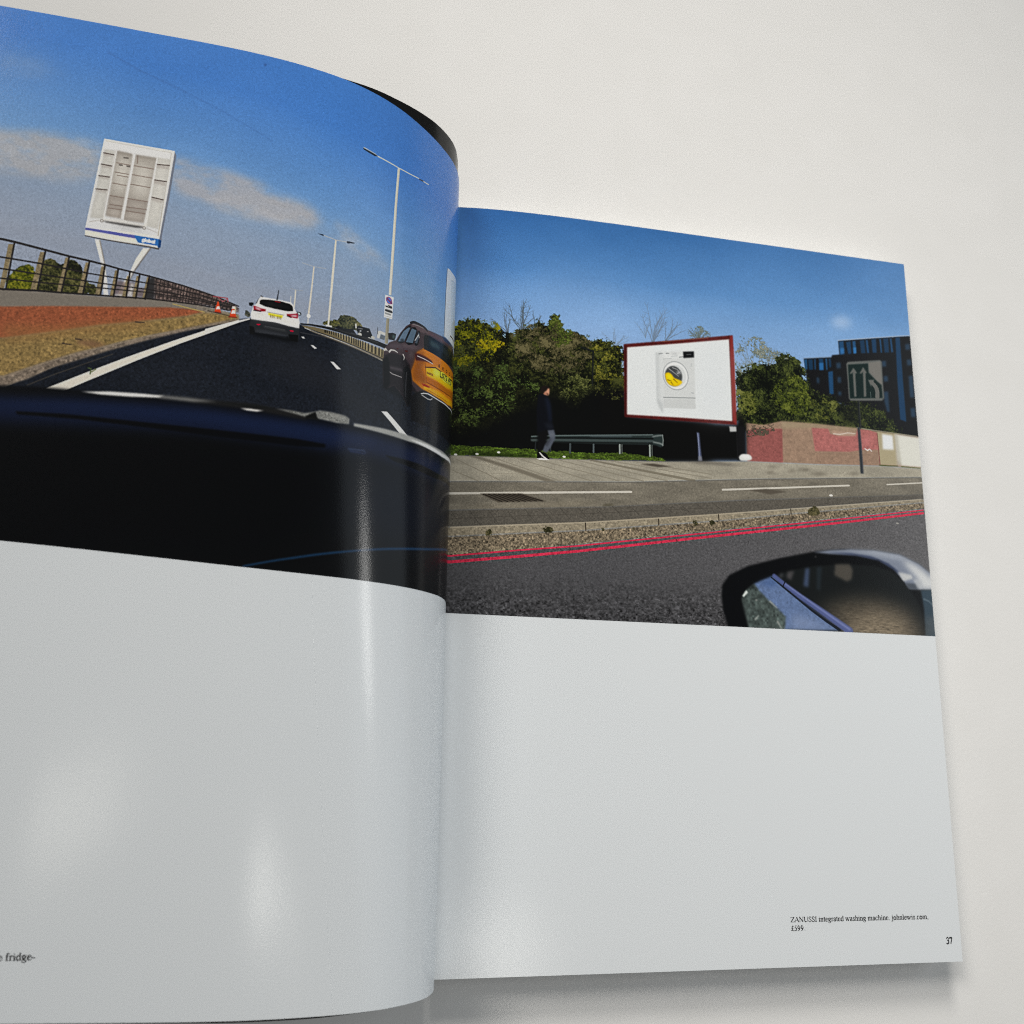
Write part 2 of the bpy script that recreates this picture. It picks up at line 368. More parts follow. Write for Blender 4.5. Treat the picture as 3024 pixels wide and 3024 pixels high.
# ------------------------------------------------------------------ the left page's photograph: a dual carriageway seen from a car
def mix(a, b, t):
    t = np.clip(t, 0, 1)[..., None]
    return np.asarray(a, np.float32)*(1-t)+np.asarray(b, np.float32)*t
def left_picture():
    p = Print(-218, 0, PAGE_H-PIC_H, PAGE_H, 11)
    X, Y = p.X, p.Y
    # sky: deeper blue overhead, greyer towards the tilted horizon
    hgt = Y+.11*(X+110)
    t = (hgt-222)/80
    sky = mix((142, 152, 170), (112, 152, 197), (t-.0)/.40)
    k = np.clip((t-.36)/.5, 0, 1)[..., None]
    sky = sky*(1-k)+np.array((66, 119, 192), np.float32)*k
    sky += (p.noise(34, 20, 3)*2)[..., None]
    p.a[:] = sky
    p.fill((147, 154, 169), pts("-218,253.3 -192.5,253.3 -162.9,253.7 -140.2,256.4 -132.0,251.0 -104.1,248.2 -82.9,246.9 -67.7,243.2 -82.0,231.8 -122.5,230.2 -160.7,232.5 -189.7,231.6 -218,231.6"), 6.0, .50)
    p.cloud((164, 166, 172), pts("-218,262.6 -193.6,262.6 -182.7,264.2 -171.5,264.2 -162.3,262.7 -162.9,253.7 -169.8,248.9 -180.9,248.5 -191.8,248.3 -218,248.3"), 1.5, .92)
    p.cloud((162, 164, 172), pts("-141.6,262.5 -136.2,263.2 -130.6,262.3 -121.1,261.4 -112.2,259.7 -107.9,257.1 -102.2,257.2 -94.6,255.2 -91.0,251.7 -95.8,247.6 -108.0,247.3 -120.0,248.1 -129.5,248.8 -139.9,252.9"), 1.3, .9)
    p.cloud((168, 168, 172), pts("-129.6,250.6 -119.7,254.4 -110.3,255.7 -102.2,256.6 -93.3,254.1 -96.7,248.7 -109.6,246.9 -120.7,246.9"), 1.2, .55, 5)
    p.cloud((158, 164, 176), pts("-86.8,252.5 -81.5,252.0 -75.8,248.9 -67.8,245.0 -65.5,242.1 -75.4,242.1 -83.8,246.6"), 1.4, .6, 5)
    p.cloud((120, 148, 188), pts("-197.1,290.3 -189.6,290.5 -181.1,288.6 -177.0,286.6 -187.3,283.6 -196.1,282.8"), 2.5, .5)
    wisps = np.clip(p.noise(16, 5, 4)-.2, 0, 1.5)*np.clip((290-Y)/40, 0, 1)
    p.a += (wisps*4)[..., None]
    p.stroke((62, 100, 160), pts("-165.1,297.3 -154.6,292.8 -143.2,289.2 -130.1,284.6 -118.5,279.9 -109.7,276.2"), .5, .3, .5, soft=.15)
    p.stroke((70, 110, 165), pts("-106.7,285.8 -93.6,278.5 -82.5,269.3"), .4, .3, .22, soft=.25)
    p.disc((45, 75, 130), pts("-114.2,304.1"), .5, alpha=.7, soft=.15)
    full = np.ones((p.h, p.w), np.float32); everywhere = (slice(0, p.h), slice(0, p.w))
    p.grain(full, everywhere, .022, .45, oct=2)

    # --- carriageway
    m, w = p.fill((24, 28, 36), pts("-218,179.8 -183.3,179.8 -173.5,185.1 -163.4,190.3 -153.1,195.2 -142.6,200.0 -131.8,204.6 -115.8,210.9 -112.4,212.0 -104.4,212.0 -95.8,213.2 -85.7,212.2 -65.7,209.1 -33.9,208.5 0,208.5 0,150 -218,150"), .1)
    p.grain(m, w, .14, .55, oct=2)
    nz = p.noise(22, 9, 3)
    p.a[w] += (m[w]*np.clip(nz[w], -1, 2)*2.2)[..., None]*np.array((1, .95, 1.0), np.float32)
    # --- verge, path and kerb on the left
    m, w = p.fill((122, 114, 104), pts("-218,208.8 -186.9,208.8 -176.4,209.8 -158.4,211.2 -142.0,213.2 -128.8,213.5 -116.0,212.6 -115.8,210.3 -149.8,198.6 -183.0,177.4 -218,177.4"))
    p.grain(m, w, .10, .5)
    m, w = p.fill((142, 79, 53), pts("-218,203.4 -186.2,203.4 -172.3,205.8 -154.5,208.5 -138.0,211.2 -130.5,211.8 -126.7,211.5 -132.2,209.0 -146.7,204.7 -157.4,201.8 -167.9,198.3 -178.2,195.2 -185.0,193.1 -218,193.1"), .15)
    p.grain(m, w, .10, .5)
    m, w = p.fill((134, 112, 70), pts("-218,193.2 -185.0,193.2 -178.2,195.3 -167.9,198.5 -157.5,201.9 -146.7,204.8 -132.2,209.1 -127.1,211.3 -115.9,212.2 -115.8,210.9 -131.8,204.8 -142.6,200.5 -153.2,195.9 -163.5,191.4 -173.6,186.2 -183.4,180.8 -218,180.8"), .3)
    p.grain(m, w, .13, .6)
    m2, w2 = p.mask(pts("-185.5,197.7 -171.6,199.5 -154.0,203.7 -139.5,206.7 -146.6,202.8 -160.7,198.8 -174.6,194.6 -184.8,191.8"), 1.2)
    p.lay((140, 100, 60), m2, w2, .5)
    p.fill((118, 84, 66), pts("-164.0,195.9 -159.1,196.5 -154.6,195.4 -158.1,194.0 -163.1,194.4"), .5, .6)
    for s in (pts("-167.8,194.1 -165.3,194.0"), pts("-157.7,193.8 -154.6,195.0"), pts("-147.1,204.6 -144.5,204.8"), pts("-164.1,196.1 -162.3,196.1")):
        p.stroke((52, 42, 38), s, .55, .3, .8)
    p.fill((118, 112, 104), pts("-186.9,208.7 -176.3,209.7 -158.4,211.2 -142.0,213.1 -128.8,213.4 -130.2,212.0 -138.0,211.2 -154.5,208.7 -172.3,205.9 -186.3,203.5 -218,203.5 -218,208.7"), .15, .8)
    m, w = p.fill((118, 106, 94), pts("-218,181.1 -183.5,181.1 -173.6,186.5 -163.6,191.7 -153.2,196.2 -142.7,200.8 -131.8,205.1 -115.9,211.2 -115.8,210.5 -131.8,204.1 -142.5,199.4 -153.0,194.4 -163.3,189.1 -170.0,185.7 -176.5,181.1 -183.1,177.8 -218,177.8"), .12)
    p.grain(m, w, .16, .7)
    p.stroke((140, 125, 105), pts("-218,180.8 -183.4,180.8 -173.6,186.2 -163.5,191.4 -153.2,195.9 -142.6,200.5 -131.8,204.8 -115.8,211.0"), .5, .2, .6)

    # --- lane markings
    p.fill((36, 37, 42), pts("-111.6,206.7 -94.9,206.6 -85.1,201.9 -64.6,189.5 -50.1,184.8 -68.9,185.9 -89.1,190.3 -107.8,197.3"), 3.0, .55)
    p.stroke((72, 66, 58), pts("-176.3,179.2 -169.1,183.7 -163.1,187.1 -152.9,192.9"), .35, .3, .6)
    p.fill((212, 206, 194), pts("-171.0,178.9 -159.4,186.1 -149.2,192.3 -135.2,200.3 -124.4,206.2 -115.8,210.8 -115.8,209.8 -124.2,204.8 -133.2,199.6 -145.5,192.0 -155.7,185.4 -165.7,178.9"))
    p.fill((206, 204, 198), pts("-126.0,205.8 -119.3,209.1 -112.4,212.0 -112.3,211.6 -118.8,208.3 -125.9,204.1"))
    p.stroke((70, 84, 50), pts("-158.8,185.4 -158.7,187.2 -159.5,187.3"), .35)
    p.stroke((96, 104, 66), pts("-158.6,186.0 -157.3,187.2"), .3)
    p.stroke((60, 60, 64), pts("-96.0,210.4 -90.4,210.5 -82.7,210.6"), .3, .3, .6)
    for q in (pts("-95.5,209.0 -94.6,209.2 -94.2,208.6 -94.9,208.5"), pts("-92.2,206.8 -91.3,206.9 -90.0,206.1 -90.8,205.7"), pts("-85.2,202.6 -84.1,202.7 -81.3,200.7 -82.8,200.4"), pts("-65.5,189.7 -63.1,190.2 -53.0,183.8 -56.5,183.4")):
        p.fill((214, 214, 210), q)
    p.stroke((205, 203, 194), pts("-94.5,212.3 -90.5,211.5 -85.7,210.9 -80.7,210.2 -74.5,209.3 -65.7,208.0"), .28, .6)

    # --- safety barrier on the right
    p.fill((104, 94, 70), pts("-95.7,212.9 -91.6,213.3 -85.8,213.2 -80.9,212.9 -75.8,212.5 -70.4,212.0 -64.7,211.7 -65.1,208.6 -70.2,209.2 -75.6,210.0 -80.7,210.7 -85.7,211.4 -90.5,212.0 -94.5,212.4"))
    for i, (a, b) in enumerate(zip(smooth(pts("-87.7,213.0 -83.9,213.1 -78.3,212.8 -73.1,212.4 -65.6,211.9"), False, 6), smooth(pts("-87.7,212.4 -83.8,212.0 -78.2,211.0 -73.0,210.1 -65.5,209.4"), False, 6))):
        p.stroke((46, 42, 34), np.array([a, b]), .45)
        p.stroke((158, 146, 112), np.array([a, b])+np.array([.62, -.1]), .5, alpha=.8)
    p.stroke((86, 78, 66), pts("-92.4,211.7 -85.6,210.6 -75.6,209.3 -65.4,208.1"), .5, .7, .7)
    # trees and traffic beyond it
    p.leaves(pts("-88.8,215.3 -87.5,216.4 -84.6,217.4 -82.9,218.0 -83.1,219.0 -81.3,220.0 -78.8,220.5 -76.7,219.6 -74.3,218.2 -74.9,216.3 -81.0,215.1 -85.9,214.6"), (22, 26, 18), (58, 62, 40), (98, 96, 62), .35, .2, .7)
    p.leaves(pts("-88.6,215.3 -87.0,216.5 -84.1,217.5 -82.6,217.0 -83.0,215.5 -85.9,215.0"), (40, 44, 22), (84, 86, 40), (120, 116, 60), .3, .2, .7, .2)
    p.leaves(pts("-114.3,212.5 -114.0,214.7 -113.1,214.6 -112.1,213.6 -112.0,212.4"), (40, 44, 40), (70, 74, 66), (100, 100, 90), .2, .2, .5)
    p.fill((20, 22, 26), pts("-84.9,214.8 -83.0,215.8 -81.5,215.3 -78.0,215.9 -76.6,214.5 -81.0,214.4"))
    p.fill((18, 20, 24), pts("-76.8,217.0 -76.1,217.7 -71.8,217.9 -70.5,215.5 -71.1,214.5 -75.9,214.2"))
    p.stroke((110, 110, 112), pts("-76.0,216.8 -74.5,217.0"), .3); p.stroke((160, 165, 170), pts("-75.3,216.0 -75.0,216.1"), .4); p.stroke((130, 130, 130), pts("-72.6,216.6 -72.2,216.7"), .35)
    p.fill((196, 196, 190), pts("-77.3,218.0 -76.8,218.4 -76.6,216.6 -77.1,216.5"))
    for s in (pts("-75.3,214.8"), pts("-70.3,215.1"), pts("-71.6,214.2")):
        p.disc((170, 170, 164), s, .75, .6)
    p.fill((206, 204, 196), pts("-87.7,215.1 -85.4,215.2 -85.4,214.6 -87.4,214.5"))
    p.fill((190, 190, 186), pts("-68.6,217.9 -67.7,218.5 -65.4,218.4 -65.6,217.4 -67.3,217.4 -67.8,215.5 -68.7,215.6"))
    p.fill((96, 104, 112), pts("-67.3,217.3 -65.5,217.2 -65.7,215.6 -67.6,215.6"))
    p.stroke((60, 62, 66), pts("-68.6,219.5 -68.6,217.0"), .2)
    p.fill((16, 17, 19), pts("-96.2,213.6 -92.6,214.1 -88.3,214.4 -83.5,214.6 -78.4,214.4 -73.2,214.4 -68.3,214.4 -64.3,214.2 -64.2,212.6 -68.2,212.8 -73.2,213.0 -78.4,213.1 -83.4,213.5 -88.3,213.6 -92.5,213.5 -95.8,213.2"))
    p.stroke((50, 50, 50), pts("-95.8,213.5 -88.3,214.2 -78.4,214.1 -68.3,213.8"), .25, .5, .7)

    # --- lamp columns, receding
    p.stroke((182, 184, 186), pts("-99.8,222.2 -99.8,219.8"), .35)
    p.stroke((196, 194, 186), pts("-98.4,224.8 -98.4,221.6 -98.5,218.6"), .42, .5); p.stroke((150, 156, 164), pts("-100.1,225.0 -98.4,224.8 -96.0,225.1"), .22)
    p.stroke((198, 194, 184), pts("-92.9,234.5 -93.1,227.4 -93.4,220.8 -93.6,216.7"), .45, .62); p.stroke((190, 190, 188), pts("-93.6,216.8 -93.6,214.2"), .4, .4)
    p.stroke((162, 168, 176), pts("-96.9,234.9 -93.0,234.5 -88.8,234.9"), .25, .2); p.disc((214, 214, 210), pts("-93.5,216.7"), .7)
    p.fill((204, 200, 188), pts("-86.3,246.2 -85.7,246.3 -85.9,232.6 -86.4,214.7 -87.0,214.6 -86.7,232.4"))
    p.stroke((170, 174, 178), pts("-90.3,246.6 -88.0,246.4 -85.9,246.2 -81.8,246.7"), .3)
    p.fill((30, 38, 52), pts("-92.6,246.7 -91.7,246.8 -90.5,246.9 -90.2,246.5 -91.0,246.4 -91.7,246.6"))
    p.stroke((40, 48, 62), pts("-81.7,246.7 -80.7,247.0"), .85, .5); p.stroke((50, 58, 72), pts("-80.4,247.0 -79.4,247.2"), .6, .3)
    p.fill((208, 204, 192), pts("-63.8,283.3 -62.7,283.8 -63.2,269.5 -63.4,252.6 -63.8,233.3 -64.9,232.9 -64.6,252.0 -64.3,269.0"))
    p.stroke((160, 158, 150), pts("-62.9,283.4 -63.4,269.4 -63.5,252.5 -63.9,233.3"), .3, alpha=.6)
    p.stroke((196, 196, 192), pts("-73.7,283.6 -68.7,283.6 -63.3,283.6 -58.3,284.2 -53.2,285.2"), .5, .42)
    p.fill((34, 46, 60), pts("-78.2,284.3 -76.2,284.1 -73.7,283.9 -72.2,283.6 -73.7,283.1 -75.8,283.3 -78.0,283.7"))
    p.stroke((190, 186, 172), pts("-77.9,284.5 -75.9,284.3 -73.1,284.0"), .4, .25, .8)
    p.fill((60, 64, 70), pts("-53.4,285.2 -50.4,285.9 -50.6,285.3 -53.0,284.8"))
    p.fill((190, 192, 192), pts("-50.9,285.7 -47.4,286.3 -47.6,285.8 -50.6,285.3"))
    p.fill((150, 144, 124), pts("-65.3,224.0 -64.1,224.3 -64.2,215.0 -65.5,214.3"))
    p.stroke((120, 116, 100), pts("-64.4,224.2 -64.5,214.9"), .7, alpha=.6)
    # parking sign
    p.fill((216, 216, 212), pts("-66.3,232.5 -62.7,232.8 -62.9,224.4 -66.4,224.0"))
    c = pts("-64.6,230.9")[0]; r = np.hypot(*(pts("-64.6,232.2")[0]-c))
    p.disc((150, 52, 84), c, r*.98, r*1.02); p.disc((66, 112, 192), c, r*.78, r*.84)
    p.stroke((110, 50, 100), pts("-65.5,231.4 -63.5,230.3"), .75)
    p.fill((42, 42, 44), pts("-66.0,228.6 -65.1,228.6 -65.0,229.1 -64.4,229.2 -64.2,229.0 -63.3,229.2 -63.1,228.3 -63.7,228.2 -64.5,228.2 -65.9,228.0"))
    p.fill((216, 216, 212), pts("-65.0,228.8 -64.5,228.9 -64.5,228.6 -65.0,228.6"), alpha=.8)
    p.stroke((38, 38, 40), pts("-65.7,226.8 -63.3,227.0"), .8); p.stroke((110, 112, 112), pts("-65.8,227.2 -63.4,227.5"), .25)
    for s in (pts("-65.9,225.8 -63.6,226.0"), pts("-65.8,225.5 -63.7,225.7")):
        p.stroke((120, 122, 122), s, .35, alpha=.8)
    p.stroke((150, 152, 152), pts("-66.0,224.6 -63.3,224.9"), .25, alpha=.7)

    # --- hoarding beside the road: an open, empty fridge
    for q in (pts("-162.2,230.3 -160.5,230.3 -159.5,226.5 -158.2,222.1 -157.1,217.2 -156.2,212.1 -157.6,211.7 -158.2,217.0 -159.6,222.7"), pts("-147.3,229.9 -145.0,230.2 -147.0,226.4 -149.0,222.3 -150.6,217.6 -152.2,212.4 -153.6,212.4 -152.1,217.3 -150.3,221.9 -149.2,225.8")):
        p.fill((222, 218, 208), q)
    p.stroke((110, 106, 104), pts("-145.1,230.1 -147.0,226.3 -149.0,222.1 -150.6,217.4"), .5, alpha=.7); p.stroke((120, 116, 112), pts("-160.6,230.1 -158.2,222.1"), .4, alpha=.7)
    p.fill((112, 118, 132), pts("-140.8,265.7 -140.1,264.1 -140.9,249.4 -142.0,235.1 -142.0,233.3 -142.0,230.9 -143.0,230.3 -142.9,233.8 -141.4,258.2"))
    p.fill((226, 222, 212), pts("-163.0,265.8 -140.7,265.7 -141.5,251.3 -142.7,233.6 -142.9,230.4 -165.2,231.0 -165.4,233.9 -164.2,249.6"))
    p.stroke((160, 154, 142), pts("-162.2,265.0 -141.8,264.8 -143.2,234.9"), .28, alpha=.9)
    p.fill((212, 213, 214), pts("-162.3,265.0 -141.8,264.8 -143.4,234.9 -165.1,234.2"))
    p.fill((233, 233, 233), pts("-162.1,264.8 -141.9,264.6 -142.2,262.6 -146.1,262.3 -158.7,262.5 -162.3,262.7"), .4)
    p.fill((186, 184, 178), pts("-162.4,262.1 -159.3,262.1 -160.6,237.6 -164.4,237.3"), .15)
    p.fill((190, 188, 182), pts("-145.9,262.3 -141.8,262.4 -143.4,237.2 -147.3,237.6"), .15)
    p.fill((215, 214, 209), pts("-161.4,261.7 -159.8,261.6 -160.2,255.8 -161.7,238.9 -163.7,238.1 -161.9,255.5"), .8, .6)
    p.fill((214, 212, 206), pts("-145.2,261.5 -142.5,261.8 -142.9,249.2 -144.1,239.2 -146.4,238.7"), .8, .6)
    p.fill((158, 152, 144), pts("-158.7,262.3 -153.7,262.0 -155.0,238.8 -159.8,238.9"), .1)
    p.fill((164, 158, 150), pts("-153.0,262.0 -146.1,262.1 -148.0,238.6 -154.4,238.4"), .1)
    for q in (pts("-157.9,260.1 -154.3,260.6 -154.9,247.4 -158.4,247.4"), pts("-152.1,259.2 -147.5,258.3 -147.9,247.6 -152.4,247.9"), pts("-157.4,256.8 -154.7,256.9 -154.6,251.9 -157.7,251.8")):
        p.fill((204, 200, 192), q, 1.1, .8)
    p.fill((150, 140, 132), pts("-159.2,246.2 -154.6,246.2 -155.1,238.8 -159.7,238.9"), .3, .75)
    p.fill((146, 137, 130), pts("-153.9,246.2 -147.4,246.2 -148.1,238.6 -154.3,238.4"), .3, .75)
    for q in (pts("-158.5,244.9 -155.0,244.9 -155.3,243.5 -158.7,243.5"), pts("-158.7,241.5 -155.5,241.5 -155.6,239.4 -158.9,239.5"), pts("-153.1,244.8 -148.2,244.9 -148.5,243.5 -153.1,243.5"), pts("-153.5,241.2 -148.5,241.5 -148.7,239.4 -153.7,239.4")):
        p.fill((188, 182, 174), q, .7, .7)
    for s in (pts("-158.3,258.0 -153.9,257.9"), pts("-158.4,254.6 -154.0,254.6"), pts("-158.8,250.6 -154.3,250.5"), pts("-153.0,258.0 -146.7,258.0"), pts("-153.3,254.7 -146.9,254.7"), pts("-153.5,251.3 -147.2,251.2"), pts("-159.1,246.1 -154.7,246.1"), pts("-153.9,246.1 -147.5,246.1"), pts("-159.2,241.7 -155.1,241.8"), pts("-153.8,241.7 -147.9,241.8"), pts("-157.7,253.6 -154.1,253.6"), pts("-158.9,243.0 -154.8,243.1"), pts("-153.7,243.1 -147.7,243.3"), pts("-152.1,261.8 -152.0,259.0")):
        p.stroke((122, 106, 98), s, .3, alpha=.85)
    for s in (pts("-156.2,260.2 -155.0,260.3"), pts("-157.4,257.4 -156.6,257.4"), pts("-155.0,257.4 -154.1,257.4")):
        p.stroke((86, 80, 76), s, .55, alpha=.8)
    p.fill((120, 112, 104), pts("-158.6,262.3 -153.7,262.0 -153.7,261.2 -158.7,261.6"), .3, .5); p.fill((120, 112, 104), pts("-152.8,262.0 -146.1,262.1 -146.2,261.4 -152.9,261.3"), .3, .5)
    for q, s in ((pts("-162.6,260.7 -159.4,260.5 -159.6,259.9 -162.6,259.6"), pts("-162.6,260.7 -159.4,260.6")), (pts("-162.9,256.6 -159.7,256.4 -159.8,255.5 -162.9,255.5"), pts("-162.9,256.6 -159.7,256.5")), (pts("-163.2,252.4 -160.0,252.4 -160.1,251.6 -163.3,251.5"), pts("-163.2,252.4 -160.0,252.5")), (pts("-163.6,247.6 -160.2,247.8 -160.3,246.8 -163.6,246.6"), pts("-163.6,247.6 -160.2,247.9")),
                 (pts("-146.2,259.7 -142.0,260.1 -142.1,258.7 -146.2,258.6"), pts("-146.2,259.8 -142.0,260.2")), (pts("-146.5,254.2 -142.4,254.3 -142.5,252.7 -146.5,252.9"), pts("-146.5,254.2 -142.4,254.3")), (pts("-146.9,248.0 -142.8,247.6 -143.0,246.4 -146.9,246.9"), pts("-146.9,248.0 -142.8,247.7"))):
        p.fill((172, 166, 160), q, .12, .8)
        p.stroke((84, 72, 68), s, .38)
    p.fill((224, 222, 217), pts("-153.7,262.0 -152.8,262.1 -154.2,238.4 -155.2,238.8")); p.fill((220, 218, 212), pts("-159.2,262.5 -158.6,262.4 -160.1,237.1 -160.7,237.2")); p.fill((218, 216, 210), pts("-146.2,262.3 -145.8,262.2 -147.0,237.2 -147.9,237.4"))
    p.stroke((160, 154, 148), pts("-153.6,261.7 -155.1,238.8"), .2, alpha=.6); p.stroke((160, 154, 148), pts("-159.1,262.2 -160.6,237.4"), .2, alpha=.5)
    p.fill((214, 212, 208), pts("-160.4,237.8 -154.2,238.4 -147.4,237.7 -147.6,237.1 -160.6,236.9"))
    p.fill((30, 28, 28), pts("-160.5,237.0 -148.0,237.2 -147.8,236.9 -149.9,236.5 -153.8,236.5 -159.2,236.6"), .12, .95)
    p.fill((120, 118, 118), pts("-159.6,236.7 -148.0,236.9 -146.0,236.1 -153.7,235.4"), 1.2, .5)
    for s in (pts("-160.7,236.9"), pts("-147.7,236.8")):
        p.disc((128, 122, 116), s, .55); p.disc((222, 220, 216), s, .3)
    p.stroke((178, 174, 168), pts("-164.3,235.9 -161.5,237.0"), .3, alpha=.8); p.stroke((184, 180, 176), pts("-146.9,236.9 -143.6,235.9"), .3, alpha=.8)
    p.fill((224, 217, 203), pts("-165.4,232.9 -150.1,232.8 -149.0,231.4 -143.1,231.3 -143.2,230.6 -165.2,231.1"))
    p.fill((88, 92, 158), pts("-165.4,233.7 -150.0,233.8 -149.6,232.7 -165.3,232.9"), .05)
    p.fill((44, 104, 172), pts("-150.4,233.8 -142.7,233.8 -142.0,233.4 -142.1,231.1 -142.8,230.8 -143.1,231.4 -149.1,231.5 -150.1,233.0"), .05)
    p.fill((24, 62, 112), pts("-142.9,233.6 -142.0,233.4 -142.1,231.0 -142.8,230.8"), .05)
    print_word(p, 'global', pts("-148.0,232.2"), pts("-143.9,232.1"), .85*1.15, (228, 230, 234), .42)
    p.stroke((66, 62, 62), pts("-165.1,230.9 -159.0,230.6 -151.3,230.6 -145.5,230.6 -142.7,230.4"), .35, .55, .9)

    # --- parapet: shrubs behind, tan posts, dark rails
    p.leaves(pts("-186.3,209.4 -186.4,213.1 -184.8,215.0 -183.0,217.6 -181.0,218.5 -179.1,218.0 -177.9,215.7 -176.9,210.2"), (38, 44, 6), (82, 88, 14), (122, 120, 32), .35, .2, .8)
    p.leaves(pts("-177.1,210.2 -176.9,214.6 -176.8,219.7 -174.1,221.4 -171.4,219.8 -170.0,220.8 -168.4,222.3 -166.1,221.5 -165.0,219.6 -164.0,216.0 -162.5,215.4 -159.9,214.7 -159.6,211.7"), (18, 21, 12), (50, 53, 27), (86, 84, 48), .35, .2, .8)
    p.fill((92, 74, 72), pts("-155.2,215.1 -154.3,217.7 -151.3,217.4 -148.8,217.9 -147.8,215.9 -144.9,216.5 -144.6,213.2 -155.6,211.9"), .3, .7)
    p.fill((200, 198, 194), pts("-149.8,217.3 -148.9,217.2 -149.1,213.2 -150.5,213.0"), .1, .8); p.fill((188, 188, 188), pts("-154.4,212.7 -148.9,213.6 -149.0,212.9 -154.4,212.2"), .1, .8)
    p.fill((34, 32, 32), pts("-145.3,218.5 -144.0,220.4 -142.2,220.3 -142.3,213.1 -145.0,212.9"), .15, .9)
    m, w = p.fill((96, 82, 78), pts("-142.8,220.3 -136.9,219.6 -129.2,218.6 -123.4,217.4 -118.2,215.8 -116.2,214.9 -116.0,213.3 -125.0,213.8 -132.6,213.5 -142.3,213.0"), .1)
    p.grain(m, w, .30, .5)
    for q in (pts("-187.2,224.2 -185.7,224.4 -186.6,209.4 -188.0,209.1"), pts("-177.7,223.1 -176.3,223.3 -177.4,210.2 -179.1,209.9"), pts("-170.1,222.5 -169.0,222.7 -169.9,210.8 -171.4,210.5"), pts("-164.0,221.9 -162.9,222.1 -163.8,211.2 -165.3,210.9"), pts("-159.2,221.4 -158.2,221.6 -158.5,211.7 -160.1,211.4"),
              pts("-155.0,220.8 -154.0,220.9 -154.6,212.0 -155.7,211.8"), pts("-151.2,219.5 -150.4,219.7 -150.8,212.5 -152.1,212.3"), pts("-148.4,220.0 -147.5,220.2 -148.0,212.8 -149.0,212.6"), pts("-145.2,220.2 -144.3,220.4 -145.1,212.8 -146.0,212.7")):
        m, w = p.fill((126, 113, 86), q); p.grain(m, w, .10, .5)
    dark = (33, 30, 30)
    for s in (pts("-185.5,225.3 -185.8,217.3 -186.1,209.2"), pts("-176.2,224.1 -176.6,217.2 -177.0,210.2"), pts("-169.0,223.1 -169.5,216.7 -170.0,210.8"), pts("-162.9,222.6 -163.3,216.6 -163.7,211.1"), pts("-158.2,222.1 -158.3,216.2 -158.5,211.7"), pts("-154.1,221.4 -154.3,216.5 -154.6,211.9"), pts("-150.5,221.1 -150.7,216.7 -150.8,212.2"), pts("-147.5,220.8 -147.7,216.4 -147.9,212.5"), pts("-144.5,220.7 -144.8,216.5 -145.1,212.7")):
        p.stroke(dark, s, .55, .5)
    for s, a, b in ((pts("-218,225.5 -189.0,225.5 -185.7,225.2 -176.2,224.0 -169.0,223.1 -162.9,222.6 -158.2,222.1 -154.0,221.5 -147.6,220.9 -142.6,220.4 -133.1,219.1 -123.4,217.3 -116.2,215.4"), .85, .4), (pts("-218,219.5 -188.2,219.5 -176.7,219.2 -169.4,218.8 -162.8,218.4 -157.7,218.3 -142.4,218.1 -129.1,217.2 -117.4,215.2"), .6, .3),
                    (pts("-218,215.7 -187.8,215.7 -176.7,215.6 -169.5,215.6 -162.6,215.7 -158.2,215.7 -144.1,216.1 -129.0,215.8 -118.1,214.6"), .55, .3), (pts("-218,212.5 -187.4,212.5 -176.7,212.9 -169.6,213.4 -163.1,213.8 -144.0,215.1 -128.9,215.0 -118.9,214.3"), .5, .3), (pts("-218,209.0 -186.9,209.0 -177.1,210.1 -170.0,210.6 -159.9,211.5 -143.8,213.0 -128.8,213.6 -119.2,213.4"), .8, .35)):
        p.stroke(dark, s, a, b)
    for i in range(22):
        f = i/21
        A, B = RAIL_TOP(f), RAIL_FOOT(f)
        p.stroke((46, 40, 40), np.array([A, B]), .28)
    for s in (pts("-142.9,219.2 -116.1,214.6"), pts("-142.7,216.8 -117.3,214.2"), pts("-142.5,214.7 -118.1,213.8")):
        p.stroke((44, 40, 40), s, .35, .25, .8)
    mesh = p.mask(pts("-188.9,225.1 -176.2,223.9 -162.9,222.5 -148.3,220.9 -148.3,212.9 -162.1,211.6 -177.1,210.3 -187.0,209.3"))
    p.grain(mesh[0], mesh[1], .05, .3, oct=1)
    p.stroke((150, 76, 84), pts("-124.4,217.3 -119.9,217.5 -119.6,216.3"), .35); p.stroke((150, 80, 86), pts("-123.0,217.4 -121.3,216.0 -119.9,217.3"), .25)
    p.stroke((170, 150, 90), pts("-136.5,212.5 -132.4,212.0 -126.7,211.5"), .3)
    for q, b, k in ((pts("-122.9,215.8 -122.5,215.8 -121.6,212.3 -123.6,211.9"), pts("-122.9,214.1 -122.2,214.3 -121.9,213.3 -123.2,213.1"), pts("-123.7,212.1 -121.5,212.2")), (pts("-118.0,215.1 -117.4,215.2 -116.7,211.6 -118.9,211.2"), pts("-118.1,213.7 -117.2,213.9 -117.0,212.7 -118.4,212.4"), pts("-119.0,211.2 -116.5,211.5"))):
        p.fill((196, 66, 34), q); p.fill((224, 218, 210), b); p.stroke((120, 40, 30), k, .35)
    p.fill((220, 214, 206), pts("-118.2,215.0 -117.3,215.2 -117.3,214.3 -118.3,214.1")); p.fill((186, 178, 150), pts("-117.4,215.0 -116.9,214.9 -117.0,213.3 -117.3,213.3"))
    p.stroke((40, 34, 30), pts("-125.6,212.1 -118.7,211.6"), .3, alpha=.7)

    # --- white car ahead
    p.fill((8, 9, 11), pts("-112.3,207.6 -110.7,206.5 -107.2,206.4 -99.4,206.3 -96.5,206.8 -96.2,207.9 -99.5,208.7 -110.6,207.8"), .5, .85)
    p.fill((34, 36, 40), pts("-112.2,212.0 -104.2,212.2 -99.7,211.8 -96.3,211.9 -96.3,209.0 -96.4,207.0 -97.1,206.8 -99.3,207.0 -99.7,208.2 -110.6,207.5 -111.0,206.7 -112.0,206.8 -112.4,209.1"), .08)
